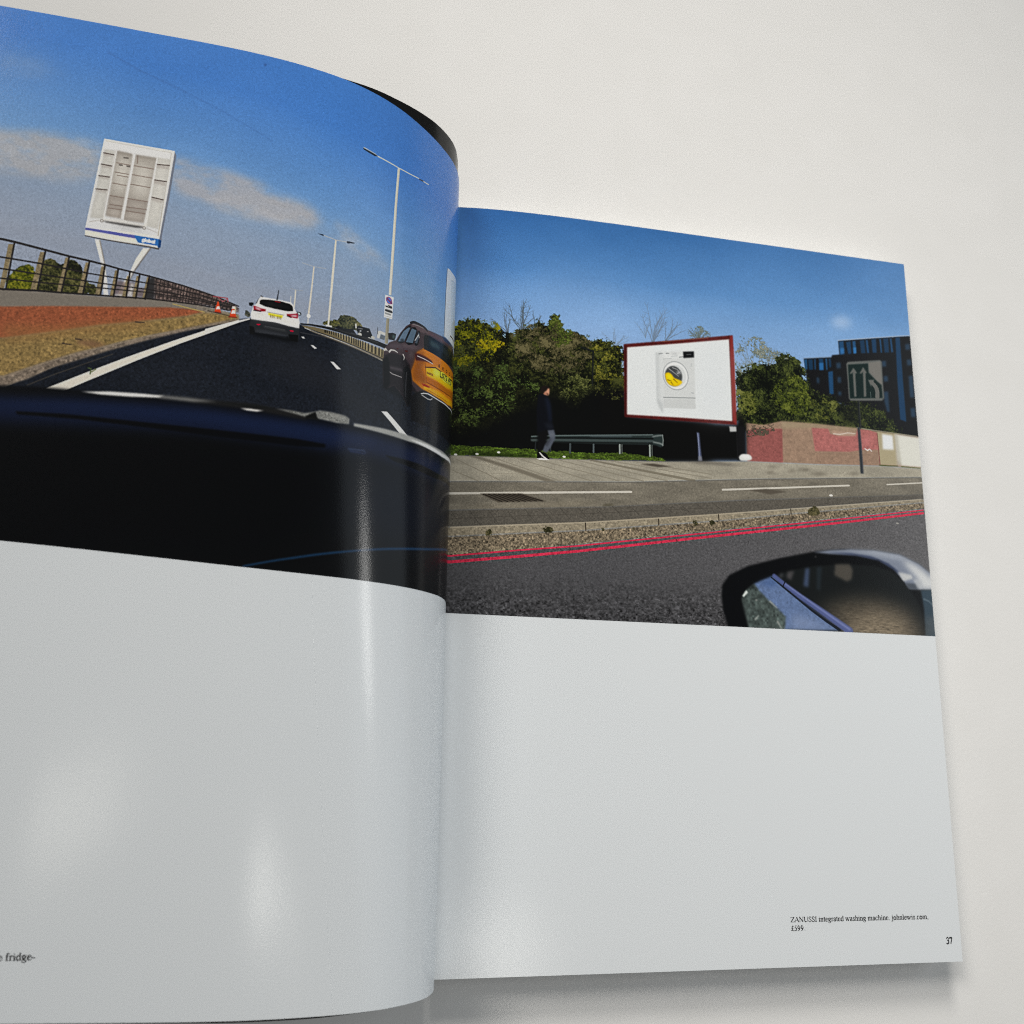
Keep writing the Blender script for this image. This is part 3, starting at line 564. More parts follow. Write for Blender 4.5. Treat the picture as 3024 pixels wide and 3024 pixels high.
    p.fill((16, 17, 19), pts("-112.3,209.4 -110.9,209.3 -110.4,207.6 -110.9,206.7 -112.0,206.8")); p.fill((12, 13, 15), pts("-99.7,209.0 -96.5,209.3 -96.4,207.0 -97.1,206.8 -99.3,207.0"))
    p.fill((54, 56, 58), pts("-107.8,210.2 -104.1,210.1 -100.6,210.1 -100.6,209.6 -104.4,209.6 -107.6,209.8"), .2, .9); p.fill((64, 68, 76), pts("-110.2,208.4 -107.0,208.6 -100.0,208.4 -100.2,207.8 -107.3,207.9 -110.1,207.9"), .25, .7)
    p.stroke((60, 62, 66), pts("-107.4,210.2 -101.0,210.2"), .3, alpha=.8)
    p.fill((222, 220, 214), pts("-112.0,211.8 -112.2,213.5 -112.0,214.6 -111.5,216.5 -110.8,217.2 -110.2,219.0 -109.4,220.2 -108.7,220.1 -103.8,220.2 -99.5,220.1 -98.9,219.4 -98.5,218.5 -97.5,216.8 -96.7,215.2 -96.3,213.8 -96.4,211.7 -99.7,211.8 -104.2,212.2"), .03)
    p.fill((204, 203, 200), pts("-111.9,212.0 -108.3,212.4 -99.8,212.3 -96.5,211.9 -96.5,211.7 -99.7,211.8 -104.2,212.2 -112.0,211.8"), .2, .7)
    p.fill((206, 205, 202), pts("-111.1,214.4 -107.1,214.8 -100.4,214.4 -96.8,214.4 -96.7,212.6 -104.2,212.6 -111.8,212.3"), 1.0, .4)
    p.fill((72, 78, 86), pts("-111.0,217.3 -110.1,219.3 -109.9,219.6 -110.5,217.6"), .05)
    p.fill((14, 15, 17), pts("-109.7,217.9 -109.7,218.5 -109.3,219.1 -107.1,219.5 -103.1,219.8 -99.9,219.5 -99.0,218.9 -98.7,217.5 -98.9,217.2 -100.6,216.8 -104.5,216.8 -107.9,217.0 -109.6,217.5"), .04)
    p.fill((60, 58, 56), pts("-106.7,218.2 -105.4,218.7 -105.0,217.8 -106.3,217.2"), .6, .6); p.fill((50, 48, 48), pts("-104.0,218.6 -103.0,218.6 -103.1,217.8 -104.3,217.8"), .6, .6)
    p.stroke((130, 20, 36), pts("-104.7,219.4 -103.2,219.4"), .35)
    for q, ins in ((pts("-111.6,216.5 -110.8,216.5 -109.1,216.1 -107.5,216.0 -107.6,215.3 -109.1,215.0 -111.3,215.0"), pts("-111.0,216.3 -109.9,216.1 -108.9,215.7 -109.5,215.3 -110.7,215.6")), (pts("-100.8,215.8 -99.4,216.1 -97.2,216.8 -96.9,215.9 -97.1,215.0 -99.3,214.9 -100.5,215.2"), pts("-99.5,215.7 -97.4,216.2 -97.4,215.4 -99.1,215.3"))):
        p.fill((140, 14, 36), q); p.fill((206, 190, 192), ins, .12); p.stroke((40, 12, 20), np.vstack([q[-1], q[-2]]), .35)
    p.stroke((150, 146, 138), pts("-106.9,215.2 -101.7,215.2"), .25); p.fill((222, 206, 62), pts("-106.7,215.0 -101.9,215.0 -102.1,214.1 -106.6,214.2"))
    for i in range(7):
        f = i/6
        a = pts("-105.9,214.4")[0]*(1-f)+pts("-102.6,214.4")[0]*f
        p.stroke((120, 104, 40), np.array([a, a+np.array([.1, -.75])]), .35, alpha=.7 if i != 3 else .15)
    p.fill((20, 22, 24), pts("-113.1,217.2 -112.9,217.4 -111.7,217.6 -111.5,217.1 -112.1,216.2 -112.9,216.3")); p.fill((40, 44, 48), pts("-97.6,217.4 -96.3,217.4 -95.9,216.9 -96.1,216.3 -96.8,216.1 -97.3,216.9")); p.fill((178, 188, 200), pts("-97.2,217.1 -96.5,217.1 -96.2,216.6 -96.8,216.3"), .05)
    for q in (pts("-110.2,210.5 -108.8,210.7 -108.9,210.4 -109.4,210.1 -110.0,210.2"), pts("-99.4,210.4 -98.8,210.6 -98.0,210.5 -98.2,210.0 -99.1,210.0")):
        p.fill((170, 18, 50), q, .05)
    p.stroke((50, 54, 62), pts("-103.9,223.4 -104.0,221.9 -104.2,220.1"), .25, .45); p.fill((50, 50, 54), pts("-109.6,220.5 -109.2,220.5 -108.7,220.0 -109.4,220.1"))
    p.stroke((180, 178, 172), pts("-110.1,214.1 -108.4,214.2"), .25, alpha=.6)

    # --- second hoarding at the gutter, seen edge on
    p.fill((206, 211, 216), pts("-32.0,259.2 -30.6,259.7 -24.5,260.3 -12.2,262.9 -4,262.9 -4,229.7 -12.2,229.7 -21.7,230.9 -28.6,230.2 -33.2,230.0 -33.0,239.9 -32.6,250.3"), .03)
    p.fill((186, 196, 202), pts("-27.6,256.3 -8.1,263.1 -12.9,252.3 -10.5,238.0 -25.5,233.9"), .1, .8)
    p.stroke((104, 112, 126), pts("-32.5,258.6 -33.0,249.1 -33.3,239.1 -33.4,230.0"), .55); p.stroke((148, 156, 164), pts("-27.3,256.3 -8.1,263.0"), .25, alpha=.7)
    p.stroke((90, 96, 104), pts("-11.5,257.6 -10.2,256.2"), .4)
    # --- orange car alongside
    p.fill((10, 11, 13), pts("-65.4,199.7 -59.9,201.6 -52.4,197.7 -46.9,198.9 0,198.9 0,195.1 -39.8,195.1 -52.3,195.3 -59.3,197.4 -64.9,198.1"), .8, .8)
    body = pts("-65.3,200.0 -65.8,204.9 -65.7,212.4 -63.6,215.5 -60.8,217.3 -58.8,221.0 -56.4,224.3 -54.1,226.3 -50.3,227.6 -44.8,227.4 -34.8,229.1 -25.0,230.1 -12.2,229.7 -5,229.7 0,200.0 0,207.2 -10.9,207.2 -25.8,203.6 -38.0,202.6 -47.0,200.7 -52.2,201.4 -52.4,197.1 -54.3,194.7 -56.4,197.7 -60.6,200.5 -63.6,198.5")
    p.fill((60, 48, 52), body, .04)
    p.fill((28, 24, 27), pts("-65.2,199.8 -65.4,210.3 -62.0,212.1 -56.8,212.6 -53.5,210.1 -52.6,203.7 -47.7,200.5 -52.2,201.1 -52.4,197.1 -54.3,194.7 -56.4,197.7 -60.6,200.5 -63.6,198.5"), .15)
    p.fill((88, 72, 76), pts("-54.1,226.3 -50.3,227.6 -44.8,227.4 -34.8,229.1 -25.0,230.1 -9.5,233.3 -35.9,226.6 -46.1,225.8 -48.4,224.9 -53.6,225.2"), .1)
    p.fill((72, 60, 66), pts("-63.5,215.0 -57.9,217.0 -49.9,219.3 -47.2,219.4 -51.0,216.6 -57.4,214.9 -63.4,213.7"), .3)
    p.fill((96, 84, 88), pts("-57.5,217.3 -50.7,218.9 -51.5,217.1 -57.0,215.9"), .4, .6)
    p.fill((200, 118, 18), pts("-46.8,219.5 -41.3,219.8 -34.3,220.1 -23.8,220.2 -12.9,221.8 -6,221.8 0,219.5 0,208.5 -11.5,208.5 -28.1,204.3 -38.1,203.9 -47.2,203.7 -52.0,205.1 -53.0,208.2 -51.6,212.1 -50.4,216.6"), .12)
    p.fill((120, 62, 16), pts("-53.0,208.2 -51.6,212.1 -50.4,216.6 -46.7,218.9 -45.9,213.6 -47.6,211.0 -44.7,209.3 -44.5,205.9 -52.0,205.1"), .9, .75)
    p.fill((240, 184, 8), pts("-45.1,212.6 -38.8,214.8 -31.0,215.3 -13.5,219.1 -7,219.1 -12.8,215.1 -30.6,210.2 -38.5,210.1 -44.6,209.6"), .35, .95)
    p.fill((255, 226, 90), pts("-40.9,213.6 -37.6,215.0 -35.2,214.6 -35.7,212.4 -39.7,211.5"), .7, .85)
    p.fill((176, 98, 10), pts("-44.6,209.3 -37.3,209.8 -29.7,210.1 -12.2,213.8 -6,213.8 -10.9,212.5 -30.4,207.7 -37.1,207.2 -44.5,207.2"), .1)
    p.fill((232, 158, 10), pts("-45.4,205.6 -42.5,205.7 -37.1,206.5 -28.4,206.8 -12.9,209.9 -11.5,208.5 -28.1,204.4 -38.1,203.9 -46.3,203.9"), .2)
    p.stroke((130, 66, 10), pts("-44.5,207.1 -37.1,207.4 -29.5,208.0 -13.5,211.2"), .4); p.stroke((140, 76, 10), pts("-43.5,204.4 -37.0,204.6 -28.2,205.2"), .35, alpha=.6)
    p.stroke((120, 60, 10), pts("-45.5,214.0 -45.2,211.9 -44.5,207.5"), .3, alpha=.8); p.stroke((90, 44, 8), pts("-45.4,212.6 -39.0,214.9 -35.2,214.9 -27.1,215.2 -10.5,219.4"), .45)
    p.fill((15, 21, 25), pts("-47.0,223.7 -46.3,225.0 -43.7,225.6 -38.3,225.9 -31.9,226.7 -23.2,227.8 -13.5,228.4 -6,228.4 -12.2,224.4 -29.6,220.1 -39.1,219.8 -46.6,219.2"), .06)
    p.fill((62, 80, 82), pts("-43.1,224.4 -37.0,224.8 -36.3,223.2 -41.4,222.0 -43.5,222.4"), .5, .8); p.fill((44, 56, 58), pts("-35.9,225.3 -30.1,225.5 -27.9,223.8 -32.4,222.9"), .6, .6)
    p.stroke((96, 60, 60), pts("-44.7,226.4 -38.4,227.2 -30.3,228.2 -22.5,229.2"), .4, alpha=.7)
    p.fill((36, 54, 90), pts("-35.2,229.3 -32.1,229.9 -23.6,230.4 -24.2,229.1 -32.7,228.0"), .15, .8); p.stroke((30, 30, 34), pts("-26.6,233.1 -19.6,234.2 -11.5,235.1"), .5)
    for q in (pts("-60.3,216.9 -59.3,219.4 -57.8,221.9 -55.6,224.3 -54.0,225.1 -57.0,217.9"), pts("-53.6,224.9 -50.7,225.0 -52.6,218.8 -56.5,218.0"), pts("-50.3,224.9 -49.0,224.6 -49.2,223.0 -50.0,219.5 -51.9,219.0")):
        p.fill((20, 22, 26), smooth(q, True, 2), .05)
    p.fill((92, 112, 132), pts("-59.8,217.2 -58.8,219.5 -57.5,221.9 -55.5,224.0 -54.3,224.6 -57.0,218.2"), .08); p.fill((84, 104, 122), pts("-53.5,224.6 -51.1,224.7 -52.8,219.1 -56.2,218.3"), .08); p.fill((70, 80, 92), pts("-50.1,224.4 -49.3,224.1 -50.5,219.8 -51.6,219.7"), .08)
    p.fill((30, 34, 38), pts("-59.0,217.6 -58.3,218.8 -57.0,219.0 -57.2,218.0"), .2, .8); p.stroke((190, 190, 186), pts("-51.7,220.6 -49.9,223.5 -49.5,222.5"), .35)
    p.stroke((36, 36, 42), pts("-54.2,226.4 -52.5,227.4 -49.4,227.7 -46.7,227.6 -45.2,227.1"), .9, .9, sm=True); p.stroke((150, 150, 150), pts("-53.2,226.3 -50.3,226.9 -47.4,227.1"), .3, alpha=.6)
    p.fill((18, 20, 22), pts("-64.3,218.7 -62.4,219.5 -60.9,219.5 -61.0,218.3 -61.5,216.9 -64.0,216.5")); p.fill((60, 78, 78), pts("-62.5,218.8 -61.2,219.0 -61.5,217.4 -62.4,217.5"), .1)
    p.fill((58, 14, 18), pts("-51.4,215.6 -49.7,216.3 -45.1,216.7 -41.6,216.5 -40.8,215.7 -44.1,215.1 -47.8,214.2 -50.9,213.2"), .1); p.stroke((210, 196, 190), pts("-50.1,215.2 -46.0,215.5 -40.9,215.6"), .35)
    for s, wd in ((pts("-63.4,212.1 -62.7,213.0 -61.2,213.3 -59.8,213.0"), .7), (pts("-57.2,213.1 -56.6,212.4 -56.8,211.3"), .55), (pts("-65.4,212.1 -65.0,212.7 -64.4,212.2"), .8)):
        p.stroke((200, 198, 194), s, wd, wd*.5, .85, soft=.08)
    p.fill((98, 90, 96), pts("-63.2,206.8 -57.3,207.6 -57.1,206.8 -63.0,206.0"), .3, .7); p.stroke((170, 166, 166), pts("-63.3,204.9 -61.5,204.4 -57.5,204.5"), .4, .3, .8)
    p.fill((96, 84, 84), pts("-54.3,215.7 -52.2,216.2 -52.5,213.9 -54.1,212.4"), .5, .6); p.fill((64, 26, 28), pts("-60.3,214.6 -59.4,214.7 -59.6,214.2 -60.4,214.1")); p.fill((70, 28, 26), pts("-56.4,215.1 -55.0,215.4 -55.2,214.7 -56.5,214.5"))
    p.fill((9, 9, 11), pts("-66.0,208.4 -64.3,210.1 -63.1,208.1 -62.5,200.6 -63.6,197.9 -65.1,198.6"), .2); p.fill((10, 10, 12), pts("-56.8,207.8 -55.1,209.9 -53.2,208.4 -52.3,203.2 -52.4,197.1 -54.0,194.5 -56.0,197.5"), .2)
    p.stroke((60, 60, 64), pts("-55.2,207.1 -55.3,202.2 -55.2,198.0"), .5, .4, .6); p.fill((150, 34, 10), pts("-47.3,205.7 -45.5,206.0 -41.9,206.1 -43.3,205.4 -46.1,205.1"), .05)
    p.fill((16, 16, 18), pts("-47.8,202.6 -44.4,203.4 -36.9,203.0 -25.8,203.6 -13.5,205.9 0,205.9 0,190.3 -52.0,190.3 -52.9,198.8 -50.5,200.8"), .12)
    p.stroke((200, 200, 198), pts("-47.2,201.7 -45.7,202.4 -43.4,203.0 -35.7,203.1 -25.8,203.8 -12.9,205.9"), .42, .5); p.stroke((150, 150, 150), pts("-46.7,201.3 -43.3,201.0 -41.6,201.3 -40.5,202.1"), .45)
    p.fill((236, 214, 56), pts("-36.4,214.5 -33.3,215.3 -29.2,215.3 -22.7,216.0 -21.4,214.2 -31.6,211.9 -35.8,212.4"), .05)
    print_word(p, 'LS72 VPZ', pts("-35.7,212.7"), pts("-22.8,214.3"), 1.7, (40, 38, 24), .42, (.0, 1.0))
    p.stroke((90, 80, 30), pts("-35.4,212.5 -30.8,212.6 -23.6,213.6"), .3, alpha=.7)
    for ch, at, en in (('S', pts("-37.1,216.0"), pts("-35.7,216.2")), ('K', pts("-34.0,216.1"), pts("-32.5,216.3")), ('O', pts("-30.7,216.3"), pts("-28.9,216.7")), ('D', pts("-27.0,216.7"), pts("-24.8,217.3")), ('A', pts("-22.6,217.5"), pts("-18.2,219.0"))):
        print_word(p, ch, at, en, 1.0, (92, 44, 6), .34, (0, 1.0))
    print_word(p, 'KAROQ', pts("-44.4,210.5"), pts("-40.4,211.0"), .7, (110, 56, 8), .22, (0, 1.0))

    # --- windscreen foot and dashboard
    edge = pts("-218,178.1 -183.1,178.1 -172.8,179.1 -158.7,179.9 -133.5,181.5 -120.9,182.3 -111.0,182.3 -92.2,182.0 -77.2,182.2 -64.1,182.4 -50.7,182.6 -37.6,182.5 -25.3,181.9 -11.5,184.7")
    foot = np.array([[0, edge[-1][1]-1.5], [0, 120], [-218, 120]])
    p.fill((7, 8, 10), np.vstack([edge, foot]), .25)
    p.fill((18, 28, 56), pts("-218,174.5 -182.7,174.5 -162.0,176.9 -125.9,179.5 -95.3,180.1 -77.1,180.4 -55.4,180.9 -35.7,180.1 -14.2,180.7 0,180.7 0,172.7 -14.2,172.7 -47.5,172.1 -63.6,173.0 -86.7,172.0 -125.2,171.2 -181.6,165.8 -218,165.8"), 1.6, .95)
    p.fill((20, 32, 62), pts("-218,173.4 -182.5,173.4 -161.9,175.9 -125.8,178.6 -95.2,179.1 -77.0,179.4 -64.0,180.0 -69.6,176.1 -94.9,175.1 -125.5,174.7 -161.5,172.5 -182.2,170.4 -218,170.4"), 1.0, .6)
    p.fill((12, 18, 34), pts("-78.3,171.9 -12.2,175.4 0,175.4 0,147.8 -14.8,147.8 -57.7,144.3 -85.3,151.7"), 5.0, .6)
    p.fill((5, 6, 8), pts("-218,166.2 -181.6,166.2 -153.9,168.1 -125.0,169.2 -94.5,169.1 -69.0,166.0 -76.8,148.1 -107.2,133.2 -177.2,130.2 -218,130.2"), 5.0, .8)
    p.fill((5, 6, 9), pts("-178.7,170.5 -164.9,171.6 -140.0,172.4 -110.3,173.5 -94.9,174.1 -85.0,174.0 -85.1,172.8 -94.7,171.7 -117.7,171.0 -139.8,170.8 -161.3,170.5 -177.9,169.6"), .18)
    p.fill((5, 6, 9), pts("-63.1,174.6 -55.1,175.1 -47.7,175.4 -33.5,175.0 -10.9,178.0 -4,178.0 -4,175.4 -12.2,175.4 -38.7,172.6 -50.1,173.0 -59.4,173.4"), .18)
    p.stroke((48, 62, 92), pts("-77.0,173.9 -71.3,174.4 -70.7,173.8"), .5, .35, .9, soft=.1); p.stroke((30, 42, 74), pts("-76.2,173.3 -71.1,173.4"), .8, .5, .8, soft=.15)
    p.stroke((24, 60, 96), pts("-108.2,131.0 -99.7,133.6 -92.2,135.6 -84.4,137.6 -76.2,139.4 -67.5,141.2 -57.6,143.0 -38.7,146.2 -12.9,151.5"), .55, .9, .8, True, .2)
    p.fill((26, 26, 27), pts("-137.9,181.7 -120.9,182.7 -111.1,183.4 -101.0,183.2 -91.5,183.0 -92.1,181.0 -110.9,181.5 -126.0,181.0"), .3)
    p.fill((214, 213, 210), pts("-160.8,179.4 -152.4,180.7 -143.7,181.4 -136.4,181.8 -137.8,180.9 -146.5,179.9 -155.1,179.3"), .2); p.fill((128, 128, 126), pts("-137.9,181.7 -129.1,182.2 -120.1,182.4 -127.5,181.2 -137.8,180.8"), .35, .9)
    p.fill((224, 222, 218), pts("-113.1,181.4 -110.2,181.7 -105.7,181.8 -107.8,181.1 -110.9,181.0"), .12); p.fill((20, 22, 22), pts("-120.8,182.1 -108.0,183.4 -100.2,182.9 -107.9,182.1"), .2, .8)
    m, w = p.fill((118, 119, 116), pts("-102.0,183.1 -97.1,183.3 -92.5,183.2 -88.8,184.5 -87.5,185.1 -83.4,185.2 -78.7,185.0 -77.2,184.3 -77.3,182.3 -81.5,181.9 -86.5,182.1 -92.2,182.0"), .12)
    p.grain(m, w, .12, .5); p.fill((14, 15, 15), pts("-92.2,182.3 -89.0,184.4 -88.3,182.4 -87.3,181.7 -92.2,181.5"), .12); p.fill((150, 150, 146), pts("-85.9,184.9 -79.1,184.7 -78.0,183.9 -82.4,183.5"), .3, .7)
    p.fill((150, 151, 148), pts("-75.6,183.1 -64.2,183.9 -50.8,184.4 -36.0,184.5 -24.5,184.7 -12.9,186.0 -13.5,184.6 -27.9,182.7 -37.6,182.9 -53.1,182.1 -65.1,182.0 -75.6,182.0"), .15)
    p.fill((226, 226, 224), pts("-53.2,183.1 -42.5,183.8 -32.0,183.6 -12.2,186.0 -13.5,184.7 -31.9,182.3 -42.5,182.5"), .1)
    p.stroke((110, 112, 112), np.vstack([pts("-11.5,185.9"), [[-9, 185.5], [0, 184]]]), .7)
    p.grain(full, everywhere, .02, .3, oct=1)
    return p
def RAIL_TOP(f):
    P = pts("-142.3,220.3 -136.9,219.6 -133.1,219.1 -129.2,218.4 -123.4,217.3 -117.5,215.7")
    return np.array([np.interp(f, np.linspace(0, 1, 6), P[:, 0]), np.interp(f, np.linspace(0, 1, 6), P[:, 1])])
def RAIL_FOOT(f):
    P = pts("-142.0,213.2 -137.1,213.3 -133.3,213.4 -129.5,213.5 -124.2,213.5 -118.8,213.5")
    return np.array([np.interp(f, np.linspace(0, 1, 6), P[:, 0]), np.interp(f, np.linspace(0, 1, 6), P[:, 1])])

# ------------------------------------------------------------------ the right page's photograph: a roadside hoarding with a washing machine
def right_picture():
    p = Print(0, 215, PAGE_H-PIC_H, PAGE_H, 23)
    X, Y = p.X, p.Y
    full = np.ones((p.h, p.w), np.float32); everywhere = (slice(0, p.h), slice(0, p.w))
    t = (PAGE_H-Y)/66
    sky = mix((44, 94, 154), (94, 141, 194), t/.62)
    k = np.clip((t-.42)/.6, 0, 1)[..., None]
    sky = sky*(1-k)+np.array((144, 171, 209), np.float32)*k
    side = np.clip((X-20)/190, 0, 1)[..., None]
    sky = sky*(1-.38*side)+np.array((128, 164, 206), np.float32)*.38*side
    p.a[:] = sky+(p.noise(34, 16, 3)*2.5)[..., None]
    p.fill((176, 194, 220), pts("174.6,273.9 177.1,275.8 181.1,276.6 184.4,275.4 184.2,272.1 179.4,270.5 174.7,271.3"), 1.6, .6)
    p.fill((134, 166, 208), pts("34.1,278.4 45.3,281.2 69.6,276.8 84.0,269.6 55.2,266.1 37.0,268.4"), 7.0, .35)
    p.grain(full, everywhere, .02, .5)

    # --- bare branches against the sky
    p.twigs((72, 82, 88), pts("28.9,250.7"), pts("31.5,267.7"), 9, .30, .45)
    p.twigs((78, 88, 98), pts("22.8,250.1"), pts("19.6,261.0"), 5, .25, .40)
    p.twigs((70, 78, 84), pts("34.3,253.5"), pts("37.0,261.8"), 4, .3, .35)
    p.twigs((104, 122, 144), pts("87.0,252.2"), pts("88.8,271.4"), 9, .20, .50, .8)
    p.twigs((98, 114, 132), pts("92.9,253.9"), pts("96.5,265.9"), 6, .22, .42, .8)
    p.twigs((110, 130, 152), pts("83.8,254.7"), pts("82.9,266.5"), 4, .15, .40, .7)
    p.twigs((112, 130, 150), pts("69.7,248.0"), pts("69.4,257.5"), 8, .40, .35, .8)
    p.twigs((88, 100, 104), pts("108.8,255.4"), pts("109.1,264.0"), 12, .55, .45, .9)
    p.leaves(pts("103.6,255.2 104.4,259.4 107.5,262.0 109.8,263.8 112.0,261.8 114.2,261.3 114.4,256.8"), (66, 78, 74), (84, 96, 90), (104, 116, 112), .6, .3, .6, -.1)

    # --- hedge and trees behind the hoarding
    p.leaves(pts("0,251.7 1.2,251.7 4.1,254.1 9.3,255.9 13.4,253.5 16.7,255.3 17.9,251.8 20.1,249.1 19.7,245.9 23.5,249.5 27.5,252.4 33.7,254.5 35.7,257.3 38.5,256.3 40.5,254.9 41.2,259.3 42.9,260.8 45.4,259.1 46.2,255.5 48.2,254.4 51.7,254.0 55.2,252.2 59.4,251.9 64.4,251.9 67.9,250.0 71.5,248.9 74.3,246.7 73.9,199.5 0,199.5"),
             (8, 10, 5), (27, 31, 13), (64, 68, 30), 1.4, .30, 1.0)
    p.leaves(pts("0,251.4 1.2,251.4 4.1,253.8 9.3,255.4 13.4,253.3 16.7,254.7 17.8,251.4 20.3,248.8 19.2,244.7 17.0,238.1 7.8,234.5 0,234.5"), (36, 40, 4), (80, 84, 8), (128, 124, 20), 1.3, .32, 1.0, .18, .0)
    p.leaves(pts("9.5,244.9 14.2,247.1 20.9,246.7 22.2,244.3 16.3,241.6 10.3,241.8"), (70, 70, 2), (118, 108, 4), (150, 138, 18), .8, .3, .9, -.1)
    p.leaves(pts("23.5,249.1 28.9,252.5 34.3,254.2 37.8,255.3 45.4,254.7 51.7,253.2 58.0,251.8 59.4,243.3 55.2,234.2 41.4,234.2 27.7,237.1"), (20, 21, 11), (52, 50, 30), (88, 83, 55), 1.2, .30, .8, .15)
    p.leaves(pts("40.5,254.5 41.3,259.2 43.1,260.6 45.4,258.9 46.1,255.5 51.7,253.2 50.3,248.0 43.4,246.5"), (22, 30, 9), (48, 60, 18), (84, 94, 38), .8, .3, .9, .1)
    p.leaves(pts("59.4,251.4 64.4,251.8 67.9,249.8 71.5,248.8 74.1,246.3 74.0,229.7 62.1,229.9 59.4,238.2"), (28, 32, 9), (66, 70, 20), (114, 110, 42), 1.0, .3, .9, .15)
    p.fill((7, 9, 5), pts("0,230.5 1.7,230.5 14.4,233.7 26.5,231.3 35.9,229.4 45.5,233.2 57.9,230.9 73.7,229.7 73.9,199.5 0,199.5"), 5.0, .72)
    p.leaves(pts("0,234.7 1.6,234.7 14.4,236.5 25.7,236.2 34.6,232.1 37.3,225.4 32.0,219.3 22.7,214.3 11.7,207.9 3.3,204.5 0,204.5"), (6, 8, 4), (22, 30, 11), (62, 76, 34), 2.0, .3, .8, -.15)
    p.leaves(pts("41.3,236.3 55.2,235.6 59.3,230.4 69.2,230.0 70.6,228.7 58.6,226.8 55.2,220.1 46.9,220.7"), (8, 10, 6), (34, 40, 18), (80, 84, 44), 1.5, .3, .8, .05)
    p.fill((7, 8, 8), pts("0,204.4 2.1,204.4 12.3,207.3 22.7,213.6 33.3,218.7 37.3,224.7 45.5,224.1 52.4,219.8 55.2,225.0 62.1,228.5 69.1,228.5 74.8,230.5 74.7,218.4 113.3,218.6 112.7,200.0 89.9,198.1 34.9,194.6 1.1,193.3 0,193.3"), 1.6, .97)
    p.stroke((20, 24, 22), pts("54.7,247.1 60.2,245.7"), .9, .8); p.stroke((24, 27, 24), pts("60.0,245.8 59.8,238.3 59.6,230.3"), .75, .7)

    # --- far block of flats
    p.fill((15, 15, 17), pts("159.4,253.4 173.2,255.6 173.8,256.7 177.5,257.4 177.3,264.1 193.3,267.0 210.0,270.0 214.6,270.8 216,270.8 216,220.3 208.4,220.3 198.7,225.0 177.5,233.6 160.7,237.0 160.0,246.9"), .15)
    p.stroke((150, 165, 185), pts("177.1,264.3 193.3,267.3 210.0,270.3 214.6,271.0"), .45, alpha=.8); p.stroke((120, 140, 165), pts("159.1,253.6 173.2,255.8"), .4, alpha=.7)
    blues = ((26, 66, 104), (20, 54, 86), (30, 74, 114), (18, 48, 76))
    for i, q in enumerate((pts("177.6,263.7 180.1,264.4 180.0,258.0 177.8,257.4"), pts("181.2,263.9 183.7,264.6 183.7,258.5 182.0,258.1"), pts("184.6,264.7 186.2,265.1 186.2,259.0 184.7,258.6"), pts("188.4,265.5 190.8,266.2 191.0,259.5 188.7,259.2"), pts("191.5,266.1 192.6,266.4 192.9,259.9 191.8,259.6"),
              pts("194.5,266.8 197.0,267.4 196.8,260.4 194.7,260.1"), pts("198.7,267.6 199.5,267.8 199.6,260.8 198.9,260.6"), pts("200.7,268.0 203.4,268.5 203.3,261.3 200.9,260.9"), pts("204.2,268.4 205.1,268.7 205.5,261.7 204.4,261.4"), pts("207.2,269.2 209.6,269.7 209.4,247.7 209.4,228.1 206.3,228.9 206.4,247.4"),
              pts("159.5,253.0 161.0,253.4 160.9,248.4 159.9,248.0"), pts("161.4,253.2 163.8,253.7 163.7,248.5 161.7,248.2"), pts("164.6,253.8 165.3,254.0 165.1,248.7 164.5,248.6"), pts("166.9,254.3 169.1,254.6 169.0,248.9 166.9,248.6"), pts("170.2,254.6 171.1,254.8 171.0,249.2 170.3,249.1"), pts("171.8,254.9 173.0,255.1 173.0,250.8 171.9,250.5"), pts("171.2,248.3 173.6,249.0 173.3,237.9 171.2,237.5"))):
        p.fill(blues[i % 4], q, .12)
    p.fill((50, 118, 180), pts("184.9,261.6 186.3,261.9 186.2,259.0 184.9,258.7"), .15, .8); p.fill((44, 112, 176), pts("166.9,252.1 169.1,252.5 169.0,249.0 166.9,248.7"), .2, .7); p.fill((58, 128, 196), pts("178.0,260.4 180.1,260.9 180.0,258.0 178.2,257.6"), .3, .6)
    for q in (pts("175.5,253.1 177.8,253.6 177.8,250.8 175.6,250.3"), pts("175.7,246.3 177.5,246.6 177.4,243.7 175.7,243.4"), pts("175.6,239.3 177.2,239.6 177.2,237.7 175.7,237.3"), pts("165.2,244.9 166.5,245.2 166.5,242.4 165.2,242.1"), pts("198.9,256.5 201.3,257.1 201.3,254.1 199.0,253.7"), pts("199.3,249.2 201.6,249.7 201.7,246.9 199.3,246.4"), pts("198.8,241.6 201.2,242.1 201.2,232.0 199.9,231.9 198.8,236.8"),
              pts("212.0,266.3 214.5,267.0 214.5,263.9 212.0,263.5"), pts("212.1,258.7 214.5,259.2 214.7,256.2 212.2,255.7"), pts("212.4,250.7 214.8,251.3 214.6,240.3 212.3,240.1"), pts("212.0,235.0 214.5,235.4 214.5,230.9 212.1,230.5")):
        p.fill((36, 58, 80), q, .35, .9)

    # --- shrubs right of the hoarding
    p.leaves(pts("126.1,249.5 126.5,257.0 131.8,260.6 136.2,259.7 140.0,259.7 144.4,257.7 147.5,254.4 150.1,255.8 155.2,253.0 158.1,248.0 152.0,242.3 139.0,238.4 125.7,237.1"), (48, 58, 46), (84, 92, 80), (128, 134, 124), 1.6, .28, .7, .02)
    p.twigs((112, 118, 116), pts("134.7,241.1"), pts("131.7,260.1"), 8, .35, .4, .6); p.twigs((106, 110, 104), pts("141.9,245.0"), pts("145.1,258.5"), 8, .4, .4, .6)
